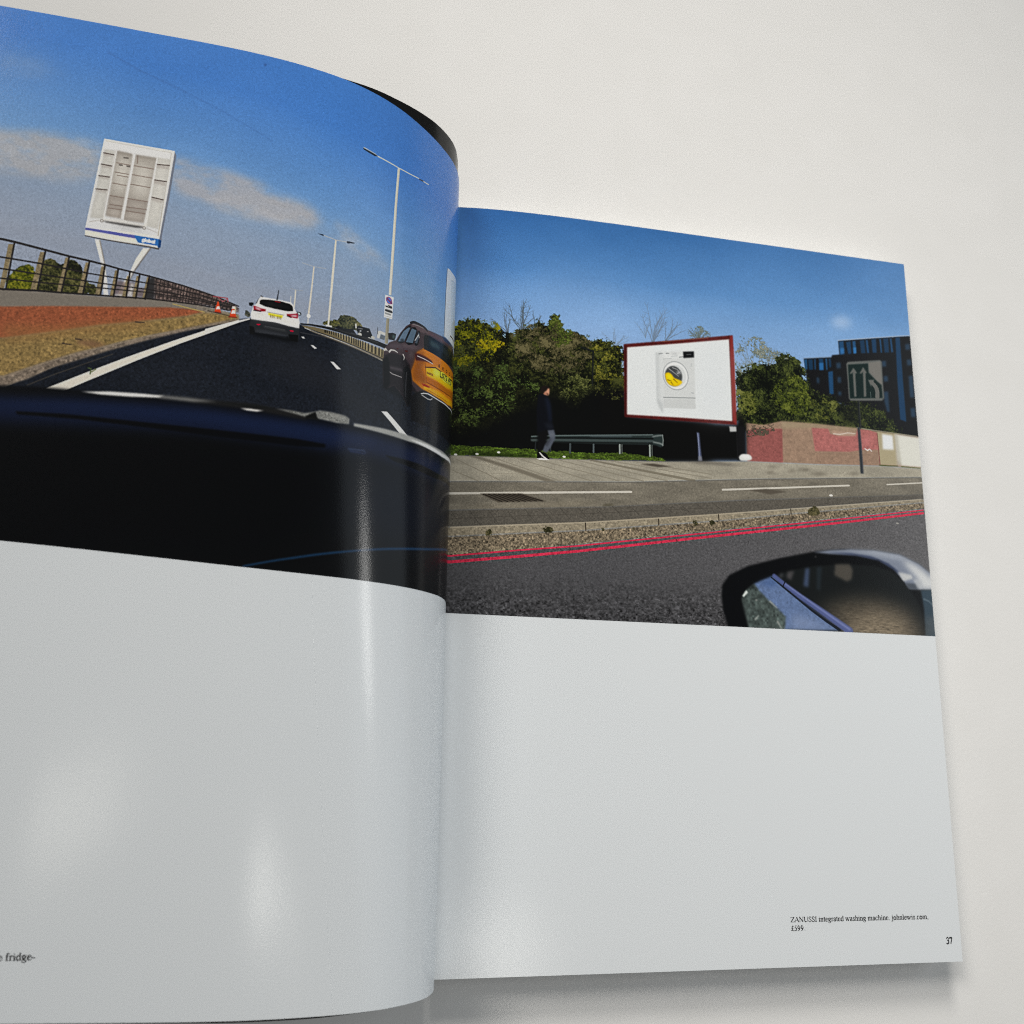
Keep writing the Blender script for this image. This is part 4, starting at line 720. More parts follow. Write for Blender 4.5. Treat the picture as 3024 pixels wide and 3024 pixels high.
    p.leaves(pts("126.0,243.2 136.3,247.5 144.7,249.6 150.1,254.6 155.2,252.7 158.8,247.4 161.0,240.7 167.8,236.4 173.8,237.0 178.2,234.3 190.9,235.6 197.9,231.9 206.0,224.2 207.6,219.0 193.6,219.0 183.0,219.2 162.2,219.2 146.2,218.3 134.8,215.5 125.2,215.2"), (8, 11, 7), (30, 37, 17), (66, 74, 34), 1.3, .30, .9)
    p.leaves(pts("143.5,238.9 153.5,246.2 159.7,241.8 161.9,234.6 157.5,225.5 148.6,227.1 143.8,231.5"), (24, 31, 9), (54, 64, 18), (90, 98, 38), 1.2, .25, 1.0, .2)
    p.leaves(pts("161.8,232.7 171.1,236.1 176.1,232.9 170.4,226.1 162.5,224.1"), (34, 40, 16), (66, 72, 28), (100, 104, 50), 1.0, .25, 1.0, .2)
    p.leaves(pts("126.3,235.9 134.4,234.9 137.3,229.0 129.5,222.8 125.6,224.9"), (30, 38, 12), (62, 70, 24), (96, 100, 46), 1.0, .25, 1.0, .15)
    p.fill((8, 10, 9), pts("174.8,232.7 185.3,232.5 186.0,223.9 176.8,223.6"), 2.0, .6)

    # --- wall
    wall = pts("129.5,220.1 138.1,220.0 146.5,222.5 162.5,222.9 183.9,222.7 193.8,222.1 203.1,221.8 214.3,221.3 217,221.3 217,206.4 214.5,206.4 193.8,205.9 162.6,204.0 129.3,202.6")
    m, w = p.fill((144, 120, 102), wall, .12); p.grain(m, w, .04, 1.5); p.grain(m, w, .03, .5)
    p.fill((150, 138, 112), pts("146.5,222.5 162.5,222.9 183.9,222.7 183.8,221.5 162.3,221.0 146.9,219.0"), .6, .7)
    for q, c in ((pts("130.0,216.5 133.6,217.8 139.9,218.4 146.9,219.0 146.5,203.4 129.4,202.7"), (138, 78, 76)), (pts("161.3,220.8 169.5,221.1 170.3,218.7 175.1,218.4 183.0,219.2 184.1,222.4 189.9,222.4 193.9,221.4 194.3,213.5 185.8,212.7 179.0,211.2 162.3,210.1"), (162, 97, 95))):
        m, w = p.fill(c, q, .2, .92); p.grain(m, w, .05, .8)
    p.fill((176, 150, 132), pts("170.0,219.9 176.6,220.5 182.8,220.2 182.3,218.9 173.8,218.2"), .4, .7); p.fill((192, 120, 120), pts("187.0,219.0 190.9,218.7 189.3,215.5 186.1,215.8"), .9, .5)
    p.stroke((206, 196, 186), pts("171.9,219.0 175.2,219.0 179.2,220.1 182.8,220.0"), .5, .4, .7); p.stroke((222, 216, 210), pts("187.3,213.3 188.4,212.6 189.4,213.4 190.5,212.5"), .6, .4, .9)
    for i in range(9):
        f = i/8
        a = pts("162.9,208.9")[0]*(1-f)+pts("162.6,204.5")[0]*f; b = pts("194.2,212.2")[0]*(1-f)+pts("193.9,206.3")[0]*f
        p.stroke((122, 92, 80), np.array([a, b]), .2, alpha=.35)
    p.fill((160, 150, 122), pts("193.9,222.0 203.1,221.7 202.9,206.9 194.4,206.6"), .12); p.fill((212, 215, 218), pts("196.4,221.1 201.7,220.8 201.7,214.1 196.2,213.9"), .25)
    m, w = p.fill((206, 206, 198), pts("203.0,221.6 214.3,221.1 217,221.1 217,207.0 214.5,207.0 205.2,206.9 203.2,209.9"), .25); p.fill((174, 172, 160), pts("202.8,221.5 204.4,221.4 205.2,206.9 202.8,206.9"), .3, .8)
    p.stroke((146, 140, 122), pts("184.0,222.9 194.0,222.4 203.2,222.1 214.3,221.6"), .5, .4, .8); p.stroke((118, 70, 66), pts("193.9,221.2 194.2,206.7"), .4)
    p.stroke((70, 78, 40), pts("194.0,206.2 198.5,206.3 203.2,206.6"), .7, .5, .9); p.stroke((84, 92, 46), pts("205.2,206.5 214.4,206.5"), .6, .6, .8)
    p.leaves(pts("130.2,216.8 133.7,219.6 140.1,220.8 145.8,221.3 143.1,218.6 136.7,215.6 131.0,213.3"), (30, 28, 22), (58, 52, 44), (80, 72, 60), 1.0, .3, .8, -.1)

    # --- black void under the hoarding, hoarding itself
    p.fill((8, 8, 8), pts("63.0,225.9 69.5,228.8 74.0,228.1 73.9,217.7 125.1,218.9 125.9,225.4 128.6,222.3 129.8,220.2 129.1,202.7 109.0,201.0 92.2,200.0 62.8,199.9"), .9)
    p.leaves(pts("59.3,231.1 65.6,230.7 74.0,232.6 73.9,226.9 67.7,225.5 60.7,227.0"), (7, 8, 5), (24, 28, 12), (60, 62, 30), 1.4, .35, .8, -.15)
    p.fill((18, 18, 20), pts("125.3,218.3 129.3,218.4 129.0,203.1 124.9,202.7"), .3, .8); p.stroke((30, 30, 32), pts("125.1,215.2 125.0,203.0"), .3, alpha=.6)
    m, w = p.fill((76, 20, 19), pts("73.8,250.6 99.2,255.5 124.9,260.7 125.3,242.5 125.2,218.7 98.2,218.1 73.8,217.5"), .1); p.grain(m, w, .12, .6)
    p.fill((132, 40, 36), pts("123.6,260.0 125.0,260.6 125.2,218.8 123.5,220.2"), .15, .8); p.stroke((170, 92, 88), pts("125.3,254.1 125.2,239.0 125.2,225.4"), .35, alpha=.6); p.stroke((120, 78, 66), pts("91.1,253.7 104.9,256.4 113.1,258.1"), .4, alpha=.7)
    p.fill((54, 14, 14), pts("73.9,250.4 75.4,249.3 74.9,218.7 73.9,217.5"), .15, .7)
    p.fill((210, 214, 215), pts("75.3,249.3 99.1,253.8 123.1,258.5 123.2,240.0 123.2,220.3 98.3,219.6 74.9,218.7"), .1)
    p.fill((203, 208, 212), pts("107.7,252.1 122.4,255.5 122.2,221.7 107.3,221.4"), 4, .4)
    p.fill((190, 194, 195), pts("88.2,248.4 91.6,249.0 91.2,220.9 90.2,221.9 88.3,226.2"), .2); p.fill((174, 178, 179), pts("89.5,227.5 90.9,227.6 91.1,221.0 90.2,222.0 88.8,225.7"), .6, .6)
    p.fill((206, 209, 209), pts("90.2,248.4 91.6,248.8 91.3,225.4 90.1,225.9"), .5, .9)
    p.fill((197, 200, 200), pts("91.6,248.8 106.4,251.0 106.2,224.3 91.5,223.4"), .15); p.fill((208, 211, 211), pts("91.9,248.6 101.0,250.1 101.1,247.0 91.8,245.7"), .3)
    p.fill((190, 193, 193), pts("91.7,227.4 106.1,228.8 106.2,224.3 91.5,223.4"), .2)
    p.stroke((150, 154, 155), pts("91.6,228.1 106.1,229.2"), .5); p.stroke((178, 182, 183), pts("91.8,245.7 95.5,246.4"), .35); p.stroke((184, 188, 189), pts("95.5,247.3 98.4,247.9"), .4)
    for s in (pts("89.9,247.9 91.5,248.3"), pts("93.3,248.5 94.5,248.7"), pts("99.4,247.4 101.0,247.8")):
        p.stroke((120, 124, 126), s, .6, .4, .7)
    p.fill((184, 187, 188), pts("95.6,249.1 98.3,249.5 98.4,248.3 95.7,247.9"), .2, .7)
    p.fill((18, 19, 21), pts("101.1,250.2 106.2,250.9 106.2,248.0 101.2,247.2"), .1); p.stroke((90, 92, 94), pts("102.9,249.0 104.7,249.3"), .5, alpha=.6)
    c = pts("97.4,238.6")[0]; rx = abs(pts("103.4,239.3")[0][0]-c[0]); ry = abs(pts("97.5,245.3")[0][1]-c[1])
    p.disc((146, 150, 152), c, rx, ry, soft=.08); p.disc((218, 221, 221), c, rx*.94, ry*.94, soft=.1); p.disc((198, 201, 201), c+np.array([.4, 0]), rx*.74, ry*.76, soft=.2)
    d = pts("96.4,238.3")[0]; dx = abs(pts("100.4,238.8")[0][0]-d[0]); dy = abs(pts("96.5,243.0")[0][1]-d[1])
    p.disc((62, 65, 67), d, dx, dy, soft=.1); p.disc((150, 152, 154), pts("98.8,240.2"), dx*.25, dy*.2, .7, .25)
    for s in (pts("96.0,242.2 98.2,241.6 99.6,239.8"), pts("98.2,239.6 99.9,240.9"), pts("94.3,241.5 96.5,240.0 98.7,238.5")):
        p.stroke((170, 172, 174), s, .5, .3, .6)
    p.fill((226, 186, 10), pts("92.6,238.9 93.9,239.7 95.3,239.2 96.7,237.5 98.7,236.9 100.3,236.1 99.5,234.8 97.5,233.8 95.2,233.9 93.7,234.8 92.8,236.7"), .15, sm=True)
    p.fill((244, 212, 30), pts("93.3,238.5 94.8,238.6 95.8,236.8 94.2,236.9"), .25, .8, True)
    for s in (pts("95.2,235.3 96.1,234.3"), pts("96.4,236.9 98.1,235.4"), pts("93.7,236.3 95.3,235.9")):
        p.stroke((120, 92, 8), s, .55, .3, .8)
    p.stroke((176, 180, 182), pts("104.9,244.9 104.6,243.7"), .4); p.stroke((168, 172, 174), pts("104.6,231.5 105.4,231.4"), .5)
    p.fill((176, 178, 178), pts("121.7,217.8 125.0,217.9 125.0,215.7 121.9,215.3"), .15)
    p.fill((76, 84, 112), pts("106.4,213.8 107.6,213.5 108.0,207.1 108.5,201.1 106.8,200.8 106.8,207.5"), .1); p.stroke((130, 138, 164), pts("106.9,213.3 107.5,201.5"), .35, alpha=.8); p.fill((120, 122, 130), pts("106.9,203.1 108.3,203.2 108.6,201.0 106.8,200.8"), .1, .8)

    # --- grass, crash barrier
    m, w = p.rough(pts("0,199.0 0.9,199.0 15.1,199.5 34.9,199.8 55.1,200.2 72.4,201.5 82.9,201.3 90.0,201.1 92.4,199.6 68.9,197.9 41.6,196.4 21.7,195.5 1.0,194.6 0,194.6"), .35, .2)
    p.lay((60, 78, 25), m, w); p.grain(m, w, .22, .5); p.grain(m, w, .18, 3, 1.0)
    p.fill((24, 34, 10), pts("2.3,196.1 15.2,196.7 32.3,197.3 37.6,196.4 21.7,195.1 12.6,195.3"), .4, .7)
    p.fill((36, 46, 46), pts("33.1,205.3 37.6,206.0 42.3,206.6 58.9,208.3 84.2,210.7 89.1,211.4 90.7,211.1 91.1,209.1 90.9,206.3 89.9,205.4 87.6,206.2 84.5,206.2 62.3,204.6 42.3,203.5 33.4,203.1"), .15)
    p.stroke((84, 96, 96), pts("33.4,205.3 42.3,206.4 58.9,208.0 86.3,210.7"), .55, .55, .9, soft=.08); p.stroke((12, 15, 15), pts("33.4,204.4 42.3,205.4 58.9,206.8 86.3,209.0"), .75, .8, .9, soft=.08)
    p.stroke((70, 80, 80), pts("33.4,203.7 42.3,204.6 58.9,205.8 86.2,207.9"), .8, .8, .8, soft=.1); p.stroke((16, 18, 18), pts("39.0,203.4 58.9,204.8 86.2,207.0"), .5, .5, .8, soft=.08)
    p.stroke((82, 94, 100), pts("58.9,207.7 65.7,208.2 76.6,209.2"), .8, .8, .5, soft=.2); p.stroke((150, 158, 158), pts("86.3,209.9 89.4,210.7 90.6,210.8"), .5, .5, .8, soft=.1); p.stroke((160, 168, 166), pts("86.6,207.5 89.4,207.2 90.8,206.7"), .5, .6, .8, soft=.1); p.stroke((120, 128, 126), pts("90.7,211.0 91.0,208.7 90.7,206.3"), .5, .5, .8)
    for s, c, wd in ((pts("49.9,203.4 49.8,199.7"), (58, 66, 68), .85), (pts("60.0,204.1 60.0,200.7"), (74, 84, 86), .75), (pts("71.5,205.0 71.5,201.2"), (136, 144, 140), .7), (pts("72.5,205.1 72.5,201.3"), (84, 90, 88), .4), (pts("84.9,205.9 84.9,201.1"), (140, 150, 144), .7), (pts("85.9,206.0 85.9,201.5"), (80, 88, 84), .4), (pts("41.5,203.0 41.4,199.5"), (40, 46, 48), .6), (pts("35.1,203.0 35.0,199.5"), (28, 32, 34), .6)):
        p.stroke(c, s, wd)
    for s in (pts("2.1,195.0"), pts("47.3,197.7"), pts("19.7,197.3"), pts("10.8,195.9")):
        p.disc((206, 204, 196), s, .7, .45)

    # --- pavement, cycle track, kerb
    m, w = p.fill((150, 145, 131), pts("0,194.6 1.0,194.6 21.7,195.5 41.6,196.4 68.9,197.9 92.4,199.4 112.7,201.1 129.3,202.6 162.6,204.0 193.8,205.9 214.5,206.4 217,206.4 217,202.2 214.6,202.2 138.1,195.4 76.1,189.1 0.6,183.6 0,183.6"), .15)
    p.grain(m, w, .035, .5); p.grain(m, w, .04, 12, 3)
    for a in (pts("2.4,193.1 21.3,185.2"), pts("17.2,195.0 45.7,187.2"), pts("27.0,195.5 59.2,188.2"), pts("34.9,195.7 70.9,189.2"), pts("44.3,196.2 82.0,190.0"), pts("52.4,196.7 92.6,190.9"), pts("1.2,188.3 11.6,184.6"), pts("67.5,197.6 112.5,193.6"), pts("77.9,198.2 112.5,195.4")):
        p.stroke((124, 118, 104), a, .3, .45, .7)
    for a in (pts("1.1,191.0 41.6,192.9 112.6,197.2"), pts("0.9,187.3 48.4,190.0 112.5,194.5")):
        p.stroke((136, 130, 116), a, .25, alpha=.5)
    p.fill((106, 100, 88), pts("7.3,194.8 11.6,195.0 28.4,191.1 44.6,186.8 39.1,186.5 21.8,191.1"), .12, .9); p.stroke((112, 106, 92), pts("58.5,197.2 79.3,194.8 104.7,192.0"), .7, 1.1, .85)
    p.fill((64, 58, 50), pts("80.2,197.2 86.4,198.0 94.8,197.4 88.4,196.6"), .2, .9)
    for q in (pts("137.5,200.7 140.4,201.4 144.7,201.4 141.6,200.6"), pts("147.8,199.8 150.3,200.4 153.5,200.2 150.3,199.6"), pts("152.9,200.8 157.3,201.6 159.9,201.2 156.6,200.6"), pts("137.1,198.4 140.2,199.0 143.3,198.8 140.2,198.1"), pts("158.5,199.4 163.6,200.3 168.7,200.1 164.2,199.3"), pts("176.5,200.9 181.7,201.8 184.3,201.4 180.4,200.7")):
        p.fill((84, 78, 68), q, .5, .75)
    p.fill((70, 66, 62), pts("94.4,199.8 109.0,200.9 117.5,201.0 127.7,200.6 121.4,200.0 108.9,199.9"), .5, .8)
    m, w = p.fill((112, 107, 96), pts("0,183.6 0.6,183.6 76.1,189.1 138.1,195.4 214.6,202.2 217,202.2 217,193.9 213.9,193.9 125.0,184.8 64.1,177.4 1.0,171.7 0,171.7"), .12); p.grain(m, w, .06, .5); p.grain(m, w, .05, 10, 3)
    p.stroke((86, 80, 70), pts("0.6,183.5 76.1,189.0 138.1,195.3 214.6,202.1"), .35, alpha=.7)
    for s, wd in ((pts("0,178.7 0.8,178.7 29.6,181.0 76.3,184.9"), 1.0), (pts("117.6,189.0 144.4,191.9 178.0,195.6"), .85), (pts("197.0,197.5 214.7,199.7"), .6)):
        p.stroke((196, 192, 182), s, wd, wd*.9, .9, soft=.08)
    p.fill((150, 138, 116), pts("3.1,173.1 35.3,177.0 52.5,179.2 66.5,179.5 41.0,176.0 18.5,173.6"), .8, .35)
    p.fill((72, 66, 57), pts("12.1,179.4 29.6,180.7 40.1,178.2 19.8,176.3"), .15)
    for i in range(8):
        f = (i+.5)/8
        a = pts("12.8,179.2")[0]*(1-f)+pts("29.1,180.4")[0]*f; b = pts("20.2,176.6")[0]*(1-f)+pts("39.4,178.3")[0]*f
        p.stroke((34, 30, 26), np.array([a, b]), .45, alpha=.85)
    p.fill((82, 76, 67), pts("129.6,189.7 137.9,190.9 147.9,190.4 139.7,188.6"), .2); p.fill((76, 72, 58), pts("63.7,178.6 67.7,179.1 69.1,178.5 64.8,177.9"), .3); p.disc((200, 198, 192), pts("168.8,190.4"), .9, .5)
    m, w = p.fill((86, 82, 75), pts("0,171.9 1.0,171.9 64.1,177.7 125.0,185.0 213.9,194.3 217,194.3 217,191.9 213.7,191.9 150.3,183.0 114.7,177.8 57.1,170.3 1.0,164.8 0,164.8"), .12); p.grain(m, w, .08, .5)
    for i in range(16):
        f = i/15
        a = pts("1.0,171.3")[0]*(1-f)+pts("112.4,182.9")[0]*f
        p.stroke((58, 55, 50), np.array([a, a+np.array([4.5, -6.0+3.2*f])]), .25, alpha=.55)
    p.stroke((66, 62, 56), pts("1.1,168.4 57.1,174.2 112.4,180.7"), .25, alpha=.6)
    m, w = p.fill((136, 127, 109), pts("0,164.9 1.0,164.9 57.1,170.6 114.8,178.1 150.3,183.0 213.7,192.0 217,192.0 217,190.4 213.8,190.4 150.2,180.8 115.9,175.3 87.8,171.5 55.9,167.1 1.1,161.1 0,161.1"), .12); p.grain(m, w, .10, .7)
    p.stroke((166, 155, 134), pts("1.0,164.8 57.1,170.5 114.7,178.0 213.7,191.9"), .6, .4, .8)
    for s in (pts("56.4,170.2 56.6,166.9"), pts("88.2,174.1 88.2,171.3"), pts("115.2,177.9 115.4,175.1"), pts("149.0,182.7 149.2,180.3")):
        p.stroke((64, 57, 48), s, .5)
    m, w = p.fill((112, 101, 84), pts("0,161.1 1.1,161.1 55.9,167.1 115.9,175.3 150.2,180.8 213.8,190.4 217,190.4 217,187.4 213.9,187.4 176.3,181.0 112.0,170.4 52.5,160.8 1.1,153.2 0,153.2"), .15); p.grain(m, w, .26, .6)
    for s, r in ((pts("16.3,163.6"), 2.2), (pts("40.8,166.8"), 2.6), (pts("104.2,173.6"), 1.3), (pts("112.2,174.4"), 1.8), (pts("139.2,178.4"), 1.0), (pts("159.6,182.5"), 3.2), (pts("77.0,169.2"), 1.0), (pts("102.8,170.7"), 1.0), (pts("64.1,167.6"), 1.2)):
        c = s[0]
        p.leaves(c+np.array([(-r, -.5*r), (-.4*r, .6*r), (.5*r, .6*r), (r, -.3*r), (0, -.8*r)]), (34, 34, 20), (60, 58, 36), (92, 86, 58), .5, .3, .6)
    m, w = p.fill((74, 74, 77), pts("0,153.2 1.1,153.2 52.5,160.8 112.0,170.4 176.3,181.0 213.9,187.4 217,187.4 217,125 -2,125"), .15)
    near = np.clip((152-Y+(X-100)*.03)/20, 0, 1)
    lift = mix((0, 0, 0), (22, 21, 20), (X-60)/150)*(1-.5*near)[..., None]
    p.a[w] += m[w][..., None]*lift[w]*.75
    fine = p.noise(.5, .45, 2, .9); coarse = p.noise(.95, .8, 2, .8)
    p.a[w] *= 1+(m[w]*(fine[w]*.09*(1-near[w])+coarse[w]*.30*near[w]))[..., None]
    p.a[w] *= (1-.22*m[w]*near[w])[..., None]
    for s, wd in ((pts("0,153.3 1.1,153.3 29.9,157.4 52.5,160.4 112.0,170.0 143.5,175.2 176.3,180.6 214.2,187.0"), .75), (pts("0,150.9 1.2,150.9 29.9,154.9 52.5,158.2 111.9,168.3 143.4,173.5 176.2,179.0 214.1,185.6"), 1.25)):
        p.stroke((198, 44, 72), s, wd, wd*.75, .93, soft=.06)
    p.grain(*p.mask(pts("1.1,154.2 52.5,161.2 112.0,170.8 214.1,187.6 213.8,184.6 111.9,167.1 52.5,157.0 1.2,149.6")), .13, .6)
    p.disc((170, 168, 162), pts("200.7,180.0"), .7, .4, .7)

    # --- man walking along the pavement
    p.fill((10, 12, 18), pts("36.0,223.7 37.3,224.4 38.8,224.4 40.0,223.7 41.2,221.4 41.7,218.2 42.1,212.8 42.9,209.0 42.2,208.6 39.9,208.4 37.3,207.0 35.7,206.2 35.4,216.9"), .12)
    p.fill((20, 26, 42), pts("38.8,223.0 40.3,222.5 41.4,219.9 41.7,216.1 41.9,212.8 40.9,212.0 40.2,216.0"), .5, .8); p.fill((28, 32, 42), pts("38.6,211.8 42.2,211.6 42.8,209.2 40.3,208.8"), .5, .6)
    p.fill((24, 18, 16), pts("37.0,225.1 37.1,226.9 38.4,228.1 40.0,228.0 40.7,227.2 40.1,226.6 39.7,225.3 38.5,224.3"), .12)
    p.fill((196, 142, 116), pts("40.1,226.8 40.7,227.2 40.9,226.0 40.8,224.7 40.5,224.0 39.8,223.8 38.3,224.2 38.8,225.3 39.5,225.8"), .1); p.fill((70, 44, 34), pts("39.5,225.1 40.0,224.9 40.5,224.3 40.3,223.9 39.7,223.9"), .12, .85); p.fill((150, 96, 76), pts("38.3,224.7 39.4,225.1 39.6,224.1 38.5,224.2"), .15, .8)
    p.fill((12, 12, 14), pts("35.8,207.2 40.1,208.6 40.3,205.3 39.0,202.1 37.4,198.7 35.8,197.9"), .25)
    p.fill((76, 82, 94), pts("40.1,208.5 42.9,209.0 43.4,207.1 43.4,205.2 42.6,203.5 41.5,201.2 40.0,198.8 38.0,199.3 39.0,202.1 41.2,205.3"), .15); p.fill((104, 110, 120), pts("40.6,207.6 42.6,207.8 43.2,206.2 41.6,205.7"), .5, .7); p.fill((36, 38, 44), pts("39.0,202.1 41.3,205.3 41.6,204.9 40.0,201.6"), .3, .7)
    p.fill((10, 10, 11), pts("35.8,198.6 36.8,199.0 39.0,198.8 40.0,197.9 41.1,196.3 40.4,195.8 35.8,195.9"), .08); p.fill((222, 218, 210), pts("36.5,198.7 37.0,198.8 38.4,197.4 40.5,196.0 39.7,195.8 37.8,197.1"), .08); p.fill((226, 216, 210), pts("35.6,196.0 37.7,196.4 40.9,196.0 40.7,195.7 36.8,195.5"), .08)
    p.fill((96, 90, 80), pts("29.3,195.8 35.8,195.8 33.2,195.4 29.3,195.3"), .3, .7)
    # --- litter bag
    p.fill((206, 208, 206), pts("125.7,204.0 126.2,205.0 127.5,205.7 130.6,205.7 131.8,204.4 130.8,203.2 126.7,202.7"), .2, sm=True); p.fill((240, 240, 236), pts("127.1,205.3 130.2,205.5 130.8,204.3 127.9,204.1"), .4, .8)

    # --- lane sign on its post
    p.fill((22, 25, 27), pts("185.0,236.0 186.1,236.1 186.0,229.7 186.0,222.7 184.9,222.6 184.9,229.6"), .12); p.stroke((70, 72, 66), pts("186.0,235.9 185.9,229.7 185.9,222.9"), .25, alpha=.7)
    p.fill((40, 46, 52), pts("184.1,223.1 185.4,223.2 185.6,214.5 185.6,201.7 184.1,201.5 184.1,214.4"), .12); p.stroke((86, 84, 92), pts("185.3,223.0 185.5,213.7 185.4,201.7"), .3, alpha=.6)
    p.fill((92, 95, 93), pts("180.7,253.3 181.6,254.3 189.6,255.6 198.2,257.0 199.1,256.2 198.9,247.4 198.9,238.5 197.7,237.1 181.6,235.5 180.8,236.5 180.8,244.7"), .12, sm=False)
    p.fill((10, 28, 26), pts("181.5,252.9 191.9,254.6 191.8,250.1 194.3,247.7 198.0,244.7 198.1,238.5 181.4,236.6"), .12)
    p.fill((110, 108, 104), pts("192.2,255.0 198.3,256.4 198.3,245.0 195.9,246.6 194.0,248.8 192.2,250.6"), .12)
    for q in (pts("183.7,249.7 185.0,249.8 184.8,237.9 183.6,237.5"), pts("182.0,248.5 184.2,251.7 185.9,249.3 185.0,248.9 184.0,249.6 182.9,248.6"), pts("188.9,250.4 190.3,250.6 189.8,238.4 188.5,238.0"), pts("187.1,249.2 189.2,252.6 190.9,250.0 189.9,249.5 189.2,250.3 187.9,249.2"), pts("191.3,246.5 194.5,247.0 193.9,245.6 193.1,245.1 192.6,243.2")):
        p.fill((94, 95, 92), q, .1)
    p.stroke((94, 95, 92), pts("195.4,238.7 195.6,241.1 195.1,243.2 193.9,244.7 193.1,245.4"), 2.1, 1.9, sm=True); p.stroke((70, 84, 82), pts("192.0,240.8 192.1,237.9"), .3)

    # --- door mirror of the car the picture was taken from
    p.fill((5, 6, 8), pts("118.0,130.1 116.0,136.8 115.4,143.1 115.8,147.8 119.1,152.2 127.6,156.5 142.9,160.9 160.9,165.1 173.1,166.7 188.5,167.1 200.8,165.9 209.9,162.4 215.2,158.2 217,158.2 217,126 215.3,130.0"), .3)
    p.fill((118, 126, 142), pts("158.5,164.4 167.0,165.9 176.2,166.9 188.5,167.1 200.8,165.9 209.9,162.4 215.2,158.5 217,158.5 215.4,151.1 203.3,150.8 201.6,154.1 197.1,159.5 190.0,163.0 179.1,164.4 166.9,164.1"), .35)
    p.fill((206, 208, 208), pts("201.2,163.6 206.7,162.3 212.1,159.2 215.6,156.0 215.4,151.2 210.1,151.0 208.6,155.7 204.6,159.9"), 1.2, .9); p.fill((168, 174, 184), pts("173.1,166.4 188.4,166.8 200.8,165.5 206.2,163.3 197.5,164.0 185.3,165.5"), .9, .8)
    p.fill((46, 56, 84), pts("164.5,164.7 176.1,165.1 186.4,164.3 194.8,161.6 200.7,157.4 202.9,154.8 197.1,158.9 190.0,162.6 179.0,164.2"), .4, .9)
    p.fill((190, 192, 192), pts("198.9,158.2 205.6,157.2 206.3,155.6 201.3,154.1"), .35, .9); p.fill((60, 66, 74), pts("202.2,153.5 207.8,153.4 209.2,151.0 203.5,150.8"), .35, .8); p.fill((176, 180, 184), pts("206.1,155.5 210.5,155.2 210.7,151.2 208.2,151.2"), .4, .7)
    p.fill((48, 64, 76), pts("209.7,150.6 215.5,151.1 217,151.1 217,126 210.0,130.3 210.5,142.4"), .3); p.stroke((110, 124, 134), pts("211.0,146.8 213.4,145.9 214.9,144.4"), .7, .5, .6, soft=.15); p.fill((74, 82, 88), pts("211.5,139.1 215.2,139.3 215.5,131.1 210.7,130.9"), 1.0, .7)
    p.fill((18, 21, 22), pts("124.2,142.5 124.8,144.9 127.2,147.0 133.1,150.4 139.6,153.1 148.5,156.1 158.1,158.3 172.7,160.1 187.9,160.1 195.8,158.3 201.0,154.1 205.5,148.8 208.8,143.4 210.0,138.0 210.0,131.1 127.0,130.5 125.0,137.2"), .25)
    m, w = p.mask(pts("159.4,139.9 174.6,145.0 189.8,145.8 203.1,142.0 208.7,135.7 209.5,130.8 173.6,130.4 165.0,135.9"), 3.2); p.lay((88, 80, 68), m, w, .85); p.grain(m, w, .10, 1.6, .5)
    m, w = p.mask(pts("172.1,135.1 186.3,140.1 199.0,137.5 203.3,130.6 174.2,130.7"), 2.8); p.lay((128, 116, 98), m, w, .8); p.grain(m, w, .10, 1.6, .5)
    p.fill((10, 12, 13), pts("145.8,148.9 159.4,141.0 151.4,143.8"), 1.0, .6)
    m, w = p.fill((92, 112, 150), pts("130.2,149.2 139.0,152.9 143.4,148.8 157.0,139.2 169.5,131.3 142.5,130.8 141.6,135.9 132.8,145.0"), .25); p.grain(m, w, .05, 1.0)
    p.fill((128, 142, 172), pts("147.5,137.2 156.7,135.5 167.1,131.4 146.0,130.9"), 1.5, .6); p.fill((58, 82, 128), pts("131.9,149.8 139.0,152.6 142.3,149.5 137.6,147.9"), .8, .6)
    m, w = p.fill((66, 76, 74), pts("124.4,142.5 126.6,146.3 130.2,149.2 132.9,146.1 136.2,143.1 140.9,139.0 144.2,136.0 143.6,130.8 127.0,130.6"), .4); p.grain(m, w, .18, 1.6)
    for s in (pts("137.3,142.0 140.3,139.5"), pts("131.0,142.3 131.4,142.4"), pts("130.3,134.3 131.8,135.9"), pts("140.3,133.7 141.9,131.1")):
        p.stroke((160, 164, 160), s, .9, .4, .7, soft=.1)
    p.fill((206, 216, 210), pts("124.7,143.8 126.6,146.3 127.4,145.3 125.4,143.3"), .2)
    p.stroke((82, 94, 146), pts("139.7,153.2 144.6,149.5 151.4,144.9 159.4,140.1 166.2,135.9 173.6,131.3"), 1.6, 3.4, .9, soft=.12); p.stroke((128, 138, 186), pts("144.7,149.9 159.4,140.6 173.7,131.9"), .5, .9, .6, soft=.1)
    p.stroke((18, 22, 30), pts("138.3,152.4 143.4,148.7 156.4,139.2 162.6,135.2 168.9,131.5"), .55, 1.3, .9, soft=.08); p.stroke((16, 18, 22), pts("144.7,151.0 143.4,148.5"), .5)
    for q, c in ((pts("146.1,155.2 149.2,155.8 147.5,151.6 145.3,152.8"), (70, 68, 70)), (pts("154.5,157.1 156.4,157.4 155.4,149.0 153.1,149.5"), (62, 76, 104)), (pts("159.9,157.9 162.3,158.2 160.8,147.6 159.3,148.6"), (30, 38, 44)), (pts("168.8,159.8 175.7,160.2 177.1,157.8 176.3,153.7 173.9,152.4 168.0,155.0"), (76, 72, 66)), (pts("142.5,154.1 144.0,154.7 143.6,152.6 141.9,152.4"), (60, 62, 66))):
        p.fill(c, q, .5, .9)
    p.disc((60, 60, 60), pts("159.6,162.5"), .5, alpha=.6, soft=.1)
    p.grain(full, everywhere, .015, .3, oct=1)
    return p

